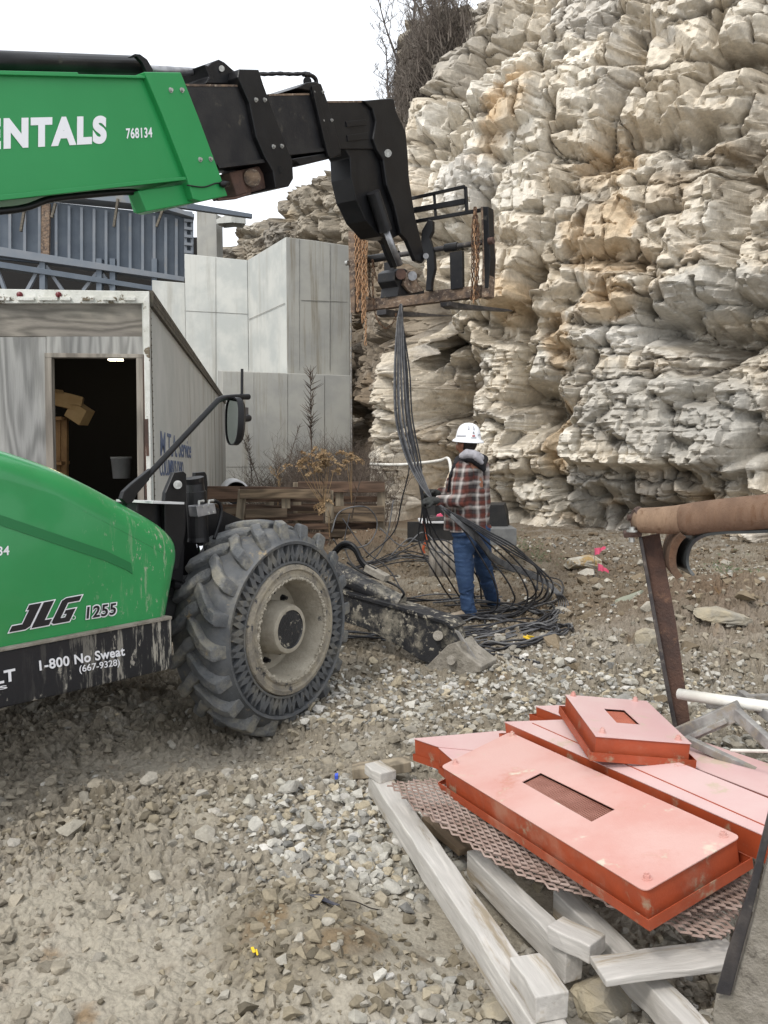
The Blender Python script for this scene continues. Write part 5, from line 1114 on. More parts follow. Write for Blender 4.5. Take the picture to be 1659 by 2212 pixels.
# galvanised trestle behind the boxes
tz = empty('steel_trestle', (1.65, 3.5, 0), 'muddy grey folded steel trestle beside the orange covers', 'trestle')
for a, b_, w_, h_ in (((1462, 1592, 3.35), (1600, 1532, 3.2), .05, .07), ((1530, 1516, 3.5), (1720, 1512, 3.2), .05, .05), ((1590, 1540, 3.2), (1700, 1640, 2.95), .03, .045), ((1480, 1596, 3.2), (1700, 1700, 2.9), .03, .03), ((1600, 1500, 3.4), (1668, 1550, 3.1), .03, .04), ((1470, 1600, 3.3), (1570, 1555, 3.2), .04, .02)):
    MB().beam(P(*a), P(*b_), w_, h_).build('leg', 'gal', tz, bevel=.003)
MB().tube([P(1580, 1621, 3.0), P(1720, 1624, 2.75)], .006, 8).build('rod', 'pvc', tz)
# leaning channel in the near right corner
CPn = (Vector((1.0, 2.0, 0)), Vector((-.45, -.89, 0)).normalized())
def cq(q): return (CPn[0]+CPn[1]*q, CPn[1])
ch = empty('steel_channel', (1.05, 2.0, 0), 'mud caked steel channel leaning in the near right corner', 'steel beam')
plate('flange', [(1659, 1755), (1700, 1650), (1706, 1680), (1665, 1800), (1620, 1990), (1578, 2152), (1546, 2146), (1570, 2060), (1622, 1904)], cq(.02), .02, 'darksteel', ch, .003)
plate('web', [(1700, 1700), (1672, 1800), (1625, 1990), (1580, 2150), (1545, 2160), (1540, 2190), (1548, 2330), (1800, 2330), (1800, 1600)], cq(0), .05, 'mudsteel', ch, .003)
# ================================================================ ORANGE COVERS
def tplane(u, v, z, a=0, b_=0): c = G(u, v, z); return (c, Vector((-a, -b_, 1)).normalized())
def rounded(poly, r, seg=4, which=None):
    out = []; n = len(poly)
    for i in range(n):
        p = poly[i]; a = poly[i-1]; b_ = poly[(i+1) % n]
        if which is not None and i not in which: out.append(p); continue
        d1 = (a-p).normalized(); d2 = (b_-p).normalized()
        for k_ in range(seg+1):
            t = k_/seg; p1, p2 = p+d1*r, p+d2*r; out.append(p1*(1-t)**2+p*2*t*(1-t)+p2*t*t)
    return out
def cover(lab, px, pl, h, m_top, group='orange steel covers stacked on the lumber', rnd=.0, window=None, bolt_px=(), lip=.018, seam=None, vent='orangemesh'):
    n = pl[1]; top = [PL(u, v, pl) for u, v in px]; c = sum(top, Vector())/len(top)
    t = empty('equipment_cover', c-n*h, lab, 'cover', group)
    # top sheet, cut round its window
    tp_ = rounded(top, rnd, 5) if rnd else top
    th = .003
    if window:
        wn_ = [PL(u, v, pl) for u, v in window]
        bm = bmesh.new(); vo = [bm.verts.new(p) for p in tp_]; vi = [bm.verts.new(p) for p in wn_]
        es = [bm.edges.new((vo[i], vo[(i+1) % len(vo)])) for i in range(len(vo))]+[bm.edges.new((vi[i], vi[(i+1) % 4])) for i in range(4)]
        bmesh.ops.triangle_fill(bm, edges=es, use_beauty=True)
        ins = [f for f in bm.faces if all(v in vi for v in f.verts)]; bmesh.ops.delete(bm, geom=ins, context='FACES_ONLY')
        r_ = bmesh.ops.extrude_face_region(bm, geom=list(bm.faces)); bmesh.ops.translate(bm, vec=-n*th, verts=[v for v in r_['geom'] if isinstance(v, bmesh.types.BMVert)])
        bmesh.ops.recalc_face_normals(bm, faces=bm.faces); me = bpy.data.meshes.new('top_sheet'); bm.to_mesh(me); bm.free(); link('top_sheet', me, m_top, t)
        a, b_, c_, d_ = wn_; X = b_-a; Y_ = d_-a; g = MB(); nx_, ny_ = int(Y_.length/.0085), int(X.length/.0085); off = -n*.012
        for i in range(nx_+1): q_ = i/nx_; g.beam(a+(d_-a)*q_+off, b_+(c_-b_)*q_+off, .0036, .002, n)
        for i in range(ny_+1): q_ = i/ny_; g.beam(a+(b_-a)*q_+off-n*.001, d_+(c_-d_)*q_+off-n*.001, .0036, .002, n)
        g.build('vent_mesh', vent, t)
        MB().prism([p-n*.03 for p in wn_], -n*.002).build('vent_back', 'orange' if vent == 'orangemesh' else 'rust', t)
    else:
        MB().prism(tp_, -n*th).build('top_sheet', m_top, t)
    # side walls (slightly set in from the sheet edge)
    cc = c; ins = [p+(cc-p).normalized()*.006 for p in tp_]; w_ = MB(); k_ = len(ins)
    vs = [p-n*.0035 for p in ins]+[p-n*h for p in ins]
    w_.add(vs, [(i, (i+1) % k_, (i+1) % k_+k_, i+k_) for i in range(k_)]+[tuple(range(2*k_-1, k_-1, -1))]); w_.build('side_wall', 'orange', t)
    base = top; kk = len(base); out_ = []
    for i, p in enumerate(base):
        d1 = (p-base[i-1]).normalized(); d2 = (p-base[(i+1) % kk]).normalized(); out_.append(p+(d1+d2)*lip)
    def lp(off_, k2): return [p+(q-p)*k2-n*off_ for p, q in zip(base, out_)]
    l_ = MB(); A_, B_, C_, D_ = lp(h-.028, .85), lp(h-.028, 1), lp(h+.004, 1), lp(h+.004, .3); vs = A_+B_+C_+D_
    fs = [(r_*kk+i, r_*kk+(i+1) % kk, (r_+1)*kk+(i+1) % kk, (r_+1)*kk+i) for r_ in range(3) for i in range(kk)]
    l_.add(vs, fs); l_.build('bottom_flange', 'orange', t)
    for u, v in bolt_px:
        q_ = PL(u, v, pl); MB().cyl(q_, q_+n*.0025, .014, 16).cyl(q_, q_+n*.013, .0105, 6).cyl(q_, q_+n*.019, .006, 8).build('bolt', 'orangetop', t)
    if seam:
        a, b_ = PL(*seam[0], (pl[0]+n*.001, n)), PL(*seam[1], (pl[0]+n*.001, n)); MB().beam(a, b_, .004, .002, n).build('seam', 'orange', t)
    return t
cover('large front orange cover with a long mesh vent and four bolts', [(952, 1655), (1101, 1581), (1601, 1807), (1394, 1926)], tplane(1275, 1742, .43, .15, 0), .095, 'orangetop', rnd=.025,
      window=[(1127, 1689), (1168, 1669), (1329, 1748), (1278, 1775)], bolt_px=[(984, 1649), (1107, 1589), (1563, 1806), (1398, 1898)], vent='ventmesh')
cover('small square orange cover resting on top of the stack', [(1221, 1500), (1397, 1514), (1494, 1606), (1287, 1590)], tplane(1350, 1553, .56, -.08, -.02), .085, 'orangepink',
      window=[(1304, 1530), (1348, 1533), (1383, 1565), (1332, 1561)], bolt_px=[(1238, 1503), (1372, 1514), (1301, 1582), (1465, 1598)])
m3 = tplane(1370, 1650, .47, .10, 0)
cover('long pale orange cover lying behind the large front one', [(1089, 1559), (1225, 1554), (1493, 1657), (1760, 1765), (1720, 1838), (1647, 1803)], m3, .085, 'orangepink', seam=((1150, 1562), (1690, 1800)))
cover('rear pale orange cover running off to the right under the small square one', [(1156, 1525), (1300, 1520), (1471, 1586), (1659, 1649), (1800, 1694), (1790, 1760), (1655, 1718), (1494, 1655)], tplane(1500, 1625, .455, .05, 0), .07, 'orangepink')
cover('lower orange cover whose end sticks out at the far left of the stack', [(893, 1595), (1085, 1578), (1200, 1600), (1240, 1640), (947, 1613)], tplane(1000, 1598, .34, .05, 0), .10, 'orangepink', lip=.004)
cover('lower orange cover end with a dark edge tucked beside the large front one', [(947, 1615), (1088, 1601), (1180, 1640), (1100, 1680), (985, 1648)], tplane(1000, 1625, .335, .05, 0), .11, 'orangepink', lip=.004)
# ---------------------------------------------------------------- expanded metal sheets
def expanded(lab, poly_px, z, a, b_, angle, bend=0, pitch=(.062, .024)):
    pl = tplane(1300, 1850, z, a, b_); poly = [PL(u, v, pl) for u, v in poly_px]; ca, sa = math.cos(angle), math.sin(angle)
    X = Vector((ca, sa, a*ca+b_*sa)).normalized(); n = pl[1]; Yd = n.cross(X); o_ = poly[0]
    q = [((p-o_).dot(X), (p-o_).dot(Yd)) for p in poly]; xs = [t[0] for t in q]; ys = [t[1] for t in q]; mbx = MB(); L_, W_ = pitch
    def ins(x_, y_): return bool(inpoly(np.array([x_]), np.array([y_]), q)[0])
    def hgt(x_, y_): return .010*math.sin(x_*5.1+1)+.008*math.sin(y_*9+x_*3)
    def pt(x_, y_, up): return o_+X*x_+Yd*y_+n*(hgt(x_, y_)+up)
    j = 0; y_ = min(ys)
    while y_ < max(ys):
        x_ = min(xs)+(L_/2 if j % 2 else 0)
        while x_ < max(xs):
            if ins(x_, y_):
                for sx in (-1, 1):
                    x1, y1 = x_+sx*L_/2, y_+W_/2
                    if ins(x1, y1):
                        # strand: knuckle at each end, tilted blade
                        mbx.beam(pt(x_, y_, -.002), pt(x1, y1, .003), .0034, .0065, tuple(n+Yd*.9))
            x_ += L_
        y_ += W_/2; j += 1
    return tag(mbx.build('expanded_metal_sheet', 'expanded'), lab, 'metal mesh', 'expanded metal sheets under the covers')
expanded('upper rusty pink expanded metal sheet fanning out under the large orange cover', [(827, 1697), (945, 1690), (1100, 1680), (1240, 1700), (1640, 1905), (1610, 1985), (1500, 1985), (1390, 2000), (1250, 1925), (1026, 1823), (900, 1752)], .285, .06, 0, R(-62))
expanded('lower expanded metal sheet with its jagged corner above the short plank', [(1240, 1930), (1350, 1900), (1625, 1905), (1580, 2030), (1538, 2042), (1400, 2000)], .262, .04, 0, R(-50))
expanded('second expanded metal layer peeking out below the first near the long beam', [(860, 1722), (1000, 1760), (1150, 1840), (1330, 1935), (1200, 1925), (1040, 1850), (900, 1762)], .262, .05, 0, R(-58))
# ---------------------------------------------------------------- lumber
def lumber(lab, a, b_, w_, h_, m='lumber', rough=True, parent=None, name='lumber_beam', cut=True):
    """a, b_: (u, v, ztop) centre of the top face at the two ends"""
    pa, pb_ = G(*a), G(*b_); d = (pb_-pa); L_ = d.length; x_ = d.normalized(); s_ = x_.cross(Zv).normalized(); up = s_.cross(x_)
    n_ = max(4, int(L_/.08)); vs = []; rr = random.Random(int(a[0]))
    ring = [(-.5, 0), (.5, 0), (.5, -1), (-.5, -1)]
    for i in range(n_+1):
        t = i/n_; c = pa+d*t+s_*.004*math.sin(t*5+a[0]); jt_ = .0016
        for (rx, ry) in ring: vs.append(c+s_*(rx*w_+rr.gauss(0, jt_))+up*(ry*h_+rr.gauss(0, jt_)))
    fs = [(3, 2, 1, 0), tuple(n_*4+k_ for k_ in range(4))]+[(i*4+k_, i*4+(k_+1) % 4, i*4+4+(k_+1) % 4, i*4+4+k_) for i in range(n_) for k_ in range(4)]
    mw = Matrix.Identity(4); mw.col[0].xyz = x_; mw.col[1].xyz = s_; mw.col[2].xyz = up; mw.translation = pa
    iv = mw.inverted(); o = MB().add([iv @ v for v in vs], fs).build(name, m, parent, bevel=.004); o.matrix_world = mw
    return tag(o, lab, 'lumber', None)
lumber('long muddy white beam along the left edge of the pile', (818, 1668, .17), (1215, 2255, .17), .09, .09)
lumber('short white block on the near end of the long left beam', (1134, 2062, .245), (1196, 2148, .245), .092, .072, name='lumber_block')
lumber('short white block on the far end of the long left beam', (803, 1646, .215), (838, 1668, .215), .085, .045, name='lumber_block')
lumber('pale rough plank lying flat under the far end of the pile', (760, 1655, .10), (886, 1640, .13), .09, .05, 'palletend', name='lumber_block')
lumber('second white beam running beside the mesh toward the plank', (1025, 1835, .15), (1240, 2052, .15), .06, .10)
lumber('white block nailed on the near end of the second beam', (1200, 1988, .205), (1290, 2032, .205), .085, .055, name='lumber_block')
lumber('third white beam running out at the bottom right', (1215, 1920, .14), (1560, 2262, .14), .07, .09)
lumber('short grey plank lying across the beams below the mesh', (1292, 2092, .20), (1590, 2048, .215), .11, .022, name='plank')
lumber('thin dirty lath sticking out under the left beam', (1075, 1900, .05), (1205, 2060, .06), .07, .02, name='plank')
lumber('cross board carrying the stacked covers', (880, 1700, .12), (1560, 1700, .12), .1, .08)
lumber('brown cross board below the mesh', (930, 1760, .10), (1010, 1830, .10), .09, .03, 'pallet', name='plank')
# ================================================================ WORKER
def px3(u, v, y): return P(u, v, y)
def capsule_remesh(name, chains, m, parent, vox=.009, smooth=6, disp=0, dscale=9, extra=None, seed=0, cut=None):
    """union of tapered round bars -> one continuous smooth surface. chains: list of [(point, radius or (rx, ry)), ...]"""
    bm = bmesh.new()
    def add(p, r_, q, r2):
        n_ = max(2, int((q-p).length/(min(r_, r2)*.35)))
        for i in range(n_+1):
            t = i/n_; c = p.lerp(q, t); rr = r_*(1-t)+r2*t
            bmesh.ops.create_icosphere(bm, subdivisions=2, radius=rr, matrix=Matrix.Translation(c))
    for ch in chains:
        for (p, r_), (q, r2) in zip(ch[:-1], ch[1:]): add(Vector(p), r_, Vector(q), r2)
    if extra: extra(bm)
    me = bpy.data.meshes.new(name); bm.to_mesh(me); bm.free(); o = bpy.data.objects.new(name, me); C.objects.link(o)
    r_ = o.modifiers.new('r', 'REMESH'); r_.mode = 'VOXEL'; r_.voxel_size = vox
    s_ = o.modifiers.new('s', 'SMOOTH'); s_.iterations = smooth; s_.factor = .5
    dg = bpy.context.evaluated_depsgraph_get(); m2 = bpy.data.meshes.new_from_object(o.evaluated_get(dg)); bpy.data.objects.remove(o)
    nv = len(m2.vertices); co = np.empty(nv*3); m2.vertices.foreach_get('co', co); co = co.reshape(-1, 3)
    if disp:
        no = np.empty(nv*3); m2.vertices.foreach_get('normal', no); no = no.reshape(-1, 3)
        a_ = fbm(co[:, 0]*dscale+co[:, 1]*dscale*.7+seed, co[:, 2]*dscale*1.7, 4, 500+seed); r2 = 1-np.abs(a_)*6
        co = co+no*(disp*(a_*1.6+.5*np.clip(r2, 0, 1)))[:, None]; m2.vertices.foreach_set('co', co.ravel())
    if cut:
        b2 = bmesh.new(); b2.from_mesh(m2); 
        for cp, cn in cut: bmesh.ops.bisect_plane(b2, geom=b2.verts[:]+b2.edges[:]+b2.faces[:], plane_co=cp, plane_no=cn, clear_outer=True)
        b2.to_mesh(m2); b2.free()
    m2.name = name
    return link(name, m2, m, parent, smooth=True)
gy = 7.85
PN = empty('person', (P(1010, 1338, gy).x, gy, 0), 'worker in a white hard hat, plaid jacket and jeans holding black cables, seen from behind', 'person')
sL, sR = px3(993, 1013, 7.75), px3(1040, 1008, 8.0)        # shoulders (near-left, far-right seen from behind)
hipL, hipR = px3(1002, 1150, 7.80), px3(1034, 1150, 7.98)
kL, kR = px3(1004, 1240, 7.78), px3(1048, 1240, 8.12); aL, aR = px3(1014, 1322, 7.80), px3(1068, 1302, 8.35)
nk = px3(1007, 985, 7.9); hd_ = px3(1006.5, 955, 7.88); el = px3(990, 1084, 7.66); wr = px3(945, 1083, 7.60); elR = px3(1010, 1075, 8.05); wrR = px3(953, 1064, 7.95)
torso = px3(1016, 1060, 7.88); pel = px3(1018, 1145, 7.88)
capsule_remesh('body', [[(pel, .12), (torso, .13), ((sL+sR)/2, .11), (nk, .058), (hd_-Zv*.03, .075), (hd_+Zv*.03, .088)], [(sL, .05), (el, .042), (wr, .03)], [(sR, .05), (elR, .042), (wrR, .03)],
    [(hipL, .08), (kL, .055), (aL, .042)], [(hipR, .08), (kR, .055), (aR, .042)], [(hd_+Vector((-.06, .03, -.06)), .03), (hd_+Vector((-.085, .035, -.035)), .012)], [(hd_+Vector((-.045, -.075, -.02)), .016), (hd_+Vector((-.045, -.078, -.045)), .012)]], 'skin', PN, .009, 4)
body = [o for o in C.objects if o.name == 'body'][0]
fwd = Vector((-.75, .66, 0))
for s_ in (-1, 1):
    MB().lathe(hd_+fwd*.083+Vector((.66, .75, 0))*.03*s_-Zv*.012, fwd, [(.011, 0), (.009, .005), (0, .007)], 10).build('eye', 'hat', body)
MB().beam(hd_+fwd*.082-Zv*.075+Vector((-.02, -.02, 0)), hd_+fwd*.082-Zv*.075+Vector((.02, .02, 0)), .01, .008).build('mouth', 'hair', body)
capsule_remesh('hair', [[(hd_+Vector((.025, -.025, -.005)), .082), (hd_+Vector((.02, -.022, -.045)), .066)], [(hd_+Vector((.012, -.03, -.06)), .05), (hd_+Vector((.015, -.03, -.07)), .04)]], 'hair', PN, .008, 3, .006, 40)
# jacket: torso, sleeves
shl = (sL+sR)/2; bx = (sR-sL).normalized()
hemz = px3(1015, 1143, 7.88)
jk = [[(sL+bx*.0, .062), (sR, .062)], [(sL+Vector((.03, 0, -.04)), .09), (hipL+Vector((-.035, -.02, .0)), .098)], [(sR+Vector((-.02, 0, -.04)), .092), (hipR+Vector((.03, .0, .0)), .092)],
      [(shl-Zv*.05, .11), (torso, .135), (pel+Zv*.0, .14)], [(px3(975, 1040, 7.95), .045), (px3(970, 1140, 7.95), .05)],
      [(sL, .074), (sL.lerp(el, .5), .073), (el, .067), (el.lerp(wr, .5), .058), (wr+(el-wr).normalized()*.02, .05)], [(sR, .07), (elR, .062), (wrR, .046)], [(nk-Zv*.06, .07), (shl, .08)]]
jacket = capsule_remesh('jacket', jk, 'plaid', PN, .010, 5, .022, 5, seed=3, cut=[(hemz-Zv*.005, Vector((.05, 0, -1)))])
MB().lathe(wr+(el-wr).normalized()*.03, (wr-el), [(.050, -.03), (.054, 0), (.050, .018), (.04, .018)], 20).build('cuff', 'plaid', jacket, smooth=True)
# trousers
tr_ = [[(pel+Zv*.03, .12), (pel-Zv*.05, .125)], [(hipL+Zv*.03, .115), (hipL-Zv*.08, .112), (hipL.lerp(kL, .5)-Zv*.0, .098), (kL, .082), (kL.lerp(aL, .5), .072), (aL-Zv*.02, .068)],
       [(hipR+Zv*.03, .112), (hipR-Zv*.08, .108), (hipR.lerp(kR, .5), .094), (kR, .080), (kR.lerp(aR, .5), .070), (aR-Zv*.02, .066)]]
capsule_remesh('jeans', tr_, 'jeans', PN, .010, 4, .020, 7, seed=9)
# boots
def boot(ank, dirv, L_, gzz):
    dirv = dirv.normalized(); heel = Vector((ank.x, ank.y, gzz+.05))-dirv*.05
    o = capsule_remesh('boot', [[(ank, .052), (heel+Zv*.01, .046)], [(heel, .044), (heel+dirv*L_*.5+Zv*.0, .043), (heel+dirv*L_*.8-Zv*.008, .038)], [(ank-Zv*.02, .045), (heel+dirv*L_*.45+Zv*.01, .04)]], 'boot', PN, .008, 3, .004, 20)
    MB().prism(rounded([heel-dirv*.05+dirv.cross(Zv)*.04, heel+dirv*(L_+.0)+dirv.cross(Zv)*.045, heel+dirv*(L_+.0)-dirv.cross(Zv)*.045, heel-dirv*.05-dirv.cross(Zv)*.04], .035), -Zv*.02).build('sole', 'sole', o).location = (0, 0, -.032)
boot(px3(1012, 1326, 7.80), Vector((-.85, -.15, 0)), .25, px3(1012, 1340, 7.8).z-.0)
boot(px3(1068, 1302, 8.35), Vector((-.8, .1, 0)), .24, px3(1066, 1313, 8.35).z)
# hood of the sweatshirt
hc = px3(1024, 992, 7.84)
hoodie = capsule_remesh('sweatshirt_hood', [[(px3(984, 1003, 7.72), .022), (px3(992, 992, 7.78), .042), (px3(1008, 987, 7.76), .050), (px3(1026, 992, 7.76), .052), (px3(1040, 1004, 7.78), .040), (px3(1045, 1015, 7.78), .020)],
    [(px3(1026, 992, 7.76), .05), (px3(1040, 1000, 7.82), .045), (px3(1046, 992, 7.95), .04), (px3(1028, 982, 7.98), .035)], [(px3(984, 1003, 7.72), .022), (px3(974, 1022, 7.72), .016), (px3(968, 1060, 7.78), .014)]], 'hoodie', PN, .008, 4, .008, 12, seed=4)
capsule_remesh('hood_lining', [[(px3(998, 985, 7.74), .030), (px3(1010, 980, 7.74), .046), (px3(1024, 982, 7.74), .046), (px3(1038, 988, 7.78), .036)], [(px3(1028, 986, 7.72), .036), (px3(1040, 999, 7.735), .022)]], 'liner', PN, .008, 4, .006, 14, seed=6)
# gloves with fingers closed round the cables
def glove(c, along, palm, lab_, far=False):
    along = along.normalized(); palm = palm.normalized(); side = along.cross(palm).normalized(); ch_ = [[(c-along*.055, .034), (c-along*.02, .040), (c+along*.025, .038)]]
    ch_.append([(c+side*.026+along*.02, .026), (c-side*.026+along*.02, .024)])
    for k_, (o_, l_) in enumerate(((.033, .92), (.011, 1.0), (-.011, .95), (-.032, .78))):
        b0 = c+along*.04+side*o_; ch_.append([(b0, .0135), (b0+along*.035*l_+palm*.008, .0125), (b0+along*.045*l_+palm*.038, .0115), (b0+along*.018*l_+palm*.055, .0105)])
    t0 = c+side*.036-along*.005; ch_.append([(t0, .016), (t0+side*.022+along*.025+palm*.02, .0135), (t0+side*.012+along*.045+palm*.04, .0115)])
    return capsule_remesh('glove', ch_, 'glove', PN, .0055, 2)
gl = px3(932, 1082, 7.58); g2 = px3(935, 1065, 7.92)
glove(gl, Vector((-1, .05, -.02)), Vector((.1, .5, -.8)), 'near'); glove(g2, Vector((-1, -.1, .05)), Vector((.1, -.4, -.9)), 'far')
# hard hat
hc0 = px3(1011.5, 948, 7.86); axh = Vector((.05, -.06, 1)).normalized()
ht = MB().lathe(hc0, axh, [(.150, -.030), (.152, -.026), (.143, -.012), (.122, .0), (.117, .03), (.110, .07), (.094, .108), (.068, .134), (.035, .148), (0, .152)], 48).build('hard_hat', 'hat', PN, smooth=True)
MB().lathe(hc0, axh, [(.150, -.032), (.120, -.005), (.110, .02), (.05, .03), (0, .03)], 40).build('hat_suspension', 'hair', ht, smooth=True)
e1 = Vector((1, 0, 0)); e2 = Vector((0, -1, 0))
def hatpt(a, hgt, r_, up=.0): return hc0+axh*hgt+(e1*math.sin(a)+e2*math.cos(a))*r_
def hband(a0, a1, h0, h1, m, nm='reflective_tape'):
    pr = [(0, .1185), (.03, .1185), (.07, .1115), (.108, .0955), (.134, .07)]
    def rad(h): return float(np.interp(h, [p[0] for p in pr], [p[1] for p in pr]))
    vs = []; n_ = 8
    for i in range(n_+1):
        for h in np.linspace(h0, h1, 5): vs.append(hatpt(a0+(a1-a0)*i/n_, h, rad(h)+.0015))
    fs = [(i*5+j, i*5+j+1, (i+1)*5+j+1, (i+1)*5+j) for i in range(n_) for j in range(4)]
    o = MB().add(vs, fs).build(nm, m, ht, smooth=True); o.modifiers.new('s', 'SOLIDIFY').thickness = .002
hband(-1.2, -.3, .02, .033, 'reflect'); hband(-.2, -.05, .085, .125, 'reflect'); hband(.3, .42, .08, .12, 'reflect'); hband(.75, 1.1, .03, .045, 'reflect'); hband(.12, .55, .002, .016, 'reflect')
hband(.2, .42, .02, .032, mat('red_sticker', (.45, .02, .02), None), 'red_sticker')
MB().beam(hatpt(.32, .045, .12), hatpt(.28, .066, .117), .014, .012).build('lamp_clip', 'steel', ht, bevel=.002)
# ================================================================ CABLES
def cab(pts, r_=.0105, lab='black cable strand hanging from the fork through the worker\'s hands', grp='cables running from the fork to the ground', m='cable', n_=7):
    o = MB().tube(spline(pts, n_), r_, 6).build('cable', m, smooth=True); return tag(o, lab, 'cable', grp)
def jit(s_): return Vector((random.gauss(0, s_), random.gauss(0, s_), random.gauss(0, s_)))
def gj(u, v, z=.03, j=.0):
    p = G(u, v, z)
    if j: p = p+Vector((random.gauss(0, j), random.gauss(0, j), abs(random.gauss(0, j*.3))))
    p.z = gh(p.x, p.y)+z; return p
# main bundle: over the fork, down through the hands
ft_ = P(866, 668, 8.75)
for i in range(9):
    o1, o2 = random.uniform(-8, 8), random.uniform(-3, 3); sp_r = (i-4)*2.6
    far = i < 3
    pts = [ft_+Vector((o2*.004+.02, .14, -.25)), ft_+Vector((.01, .08, .02)), ft_+Vector((o2*.004, -.02, .03)), P(864+sp_r*.6, 700, 8.55), P(863+sp_r+o1*.2, 800, 8.35), P(868+sp_r*1.2+o1*.4, 900, 8.1), P(886+sp_r+o1*.5, 980, 7.9),
           P(908+sp_r*.8, 1035, 7.75), P(933+sp_r*.3, 1076+i*.6, 7.62)]
    k_ = i
    a1 = 1108+random.uniform(-6, 6)
    k2 = i-4; rj = lambda s_=3: random.uniform(-s_, s_)
    if i % 2:      # black strands: loop to the right and back on the ground
        k2 *= 1.0; pts += [P(960, 1102+k2, 7.55), P(1010+rj(), 1128+k2*1.5, 7.5), P(1060, 1158+k2*2.4, 7.5), P(1108, 1186+k2*3, 7.55), P(1150+k2*2, 1216+k2*2.5, 7.65), P(1176-k2*5, 1254, 7.7), P(1173-k2*6, 1284, 7.75)]
        q_ = hit(1150-k2*7, 1312); q_.z += .05; pts += [q_, gj(1105+rj(8), 1329-k2, .04), gj(1044, 1334+rj(), .04), gj(960, 1327+rj(), .04), gj(890, 1318+rj(), .03), gj(800, 1305+rj(), .03)]
    else:          # grey strands: wider loop, lying down further right
        pts += [P(958, 1100+k2, 7.55), P(990, 1128+k2, 7.5), P(1030, 1163+k2*2, 7.6), P(1060, 1199+k2*1.5, 7.8), P(1093, 1220+k2*1.5, 8.0), P(1143, 1240+k2*1.5, 8.2), P(1182, 1260+k2, 8.3), P(1206-k2*1.5, 1283, 8.25)]
        q_ = hit(1217-k2*2.5, 1314); q_.z += .05; pts += [q_, gj(1209-k2*2.5, 1342, .04), gj(1180-k2, 1368-k2, .04), gj(1110, 1385-k2, .03), gj(1044, 1391-k2*1.2, .03), gj(990, 1389-k2*1.2, .03), gj(930, 1382, .02)]
    cab(pts, random.choice((.0085, .0095)) if i % 2 else .0072, m='cable' if i % 2 else 'cablegrey')
# loose vertical strands not going through the hands
for i in range(5):
    u0 = 872+i*3.2; x_ = random.uniform(-4, 4)
    pts = [ft_+Vector((.02, .1, -.12)), ft_+Vector((.015, .05, .03)), P(866+i, 700, 8.6), P(u0+x_, 800, 8.5), P(u0+6+x_, 900, 8.4), P(897+i*3+x_, 1000, 8.3), P(912+i*1.5, 1090, 8.25), P(905+i*12+x_, 1170, 8.3), P(940+i*22, 1240, 8.2), gj(985+i*16, 1300, .03, .03), gj(1060, 1330+i*4, .03, .03)]
    cab(pts, .009, lab='thin black cable hanging free left of the worker down to the ground', grp='free hanging cables left of the worker')
# arcs springing from the bundle right of the worker
for i, tr_px in enumerate((((958, 1100), (1000, 1135), (1040, 1182), (1057, 1206), (1087, 1242), (1106, 1275), (1110, 1300)), ((958, 1098), (1010, 1135), (1060, 1178), (1110, 1226), (1133, 1262), (1140, 1290), (1130, 1312)),
    ((960, 1100), (1005, 1150), (1030, 1190), (1060, 1240), (1073, 1275), (1075, 1300), (1068, 1318)), ((958, 1096), (1020, 1136), (1085, 1183), (1128, 1226), (1152, 1262), (1157, 1290), (1140, 1314)))):
    pts = [P(u, v, 7.5+.05*j) for j, (u, v) in enumerate(tr_px)]+[gj(tr_px[-1][0]-35, 1329, .04), gj(1010, 1334, .03), gj(930, 1326, .03)]
    cab(pts, .0085, lab='black cable springing down in an arc right of the worker', grp='arching cables right of the worker')
# flat coils on the ground
def coil(cu, cv, ru, rv, n_, lab, grp, z=.03, ph=0, full=1.0, jt_=.04, r_=.0088):
    for i in range(n_):
        c0 = G(cu, cv, 0); xr = abs(G(cu+ru, cv, 0).x-c0.x); yr = abs(G(cu, cv-rv, 0).y-G(cu, cv+rv, 0).y)/2; cy_ = (G(cu, cv-rv, 0).y+G(cu, cv+rv, 0).y)/2
        xr *= 1+random.gauss(0, .05); yr *= 1+random.gauss(0, .05); dx, dy = random.gauss(0, jt_), random.gauss(0, jt_); pts = []
        for k_ in range(int(22*full)):
            a = ph+random.uniform(-.02, .02)+k_/22*2*math.pi+i*.13; x_, y_ = c0.x+dx+xr*math.cos(a), cy_+dy+yr*math.sin(a)
            pts.append(Vector((x_, y_, gh(x_, y_)+z+random.uniform(0, .02)+i*.004)))
        cab(pts, r_, lab, grp, m='cable' if i % 4 else 'cablegrey', n_=5)
coil(950, 1282, 250, 60, 7, 'black cable in the big flat coil round the worker boots', 'big coil of cables on the ground', ph=.3, full=.97)
coil(1010, 1335, 200, 36, 4, 'black cable in the inner coil under the worker boots', 'inner coil of cables under the boots', ph=1.0, full=.9)
coil(900, 1352, 290, 38, 5, 'black cable in the coil in front of the worker boots', 'front coil of cables on the ground', ph=2.6, full=.8)
coil(1105, 1405, 120, 22, 6, 'black cable in the small coil beyond the stabiliser foot', 'small coil of cables near the stabiliser foot', ph=2.2, full=.85, jt_=.05)
coil(1040, 1365, 80, 22, 3, 'grey cable in the little coil right of the white rock', 'little coil beside the rock', full=.8)
cab([gj(975, 1405, .02), gj(1040, 1420, .02), gj(1100, 1433, .02), gj(1165, 1452, .03)], .010, 'stray black cable end lying toward the gravel', 'stray cables on the ground')
cab([gj(1090, 1350, .02), gj(1150, 1368, .02), gj(1195, 1378, .02), gj(1236, 1384, .03)], .010, 'stray black cable end reaching right of the coils', 'stray cables on the ground')
tag(MB().beam(gj(1138, 1400, .05), gj(1152, 1397, .05), .02, .02).beam(gj(1130, 1403, .05), gj(1146, 1405, .05), .015, .015).build('tape_marker', 'yellow', bevel=.003), 'yellow tape wrapped on a cable of the small coil', 'tape')
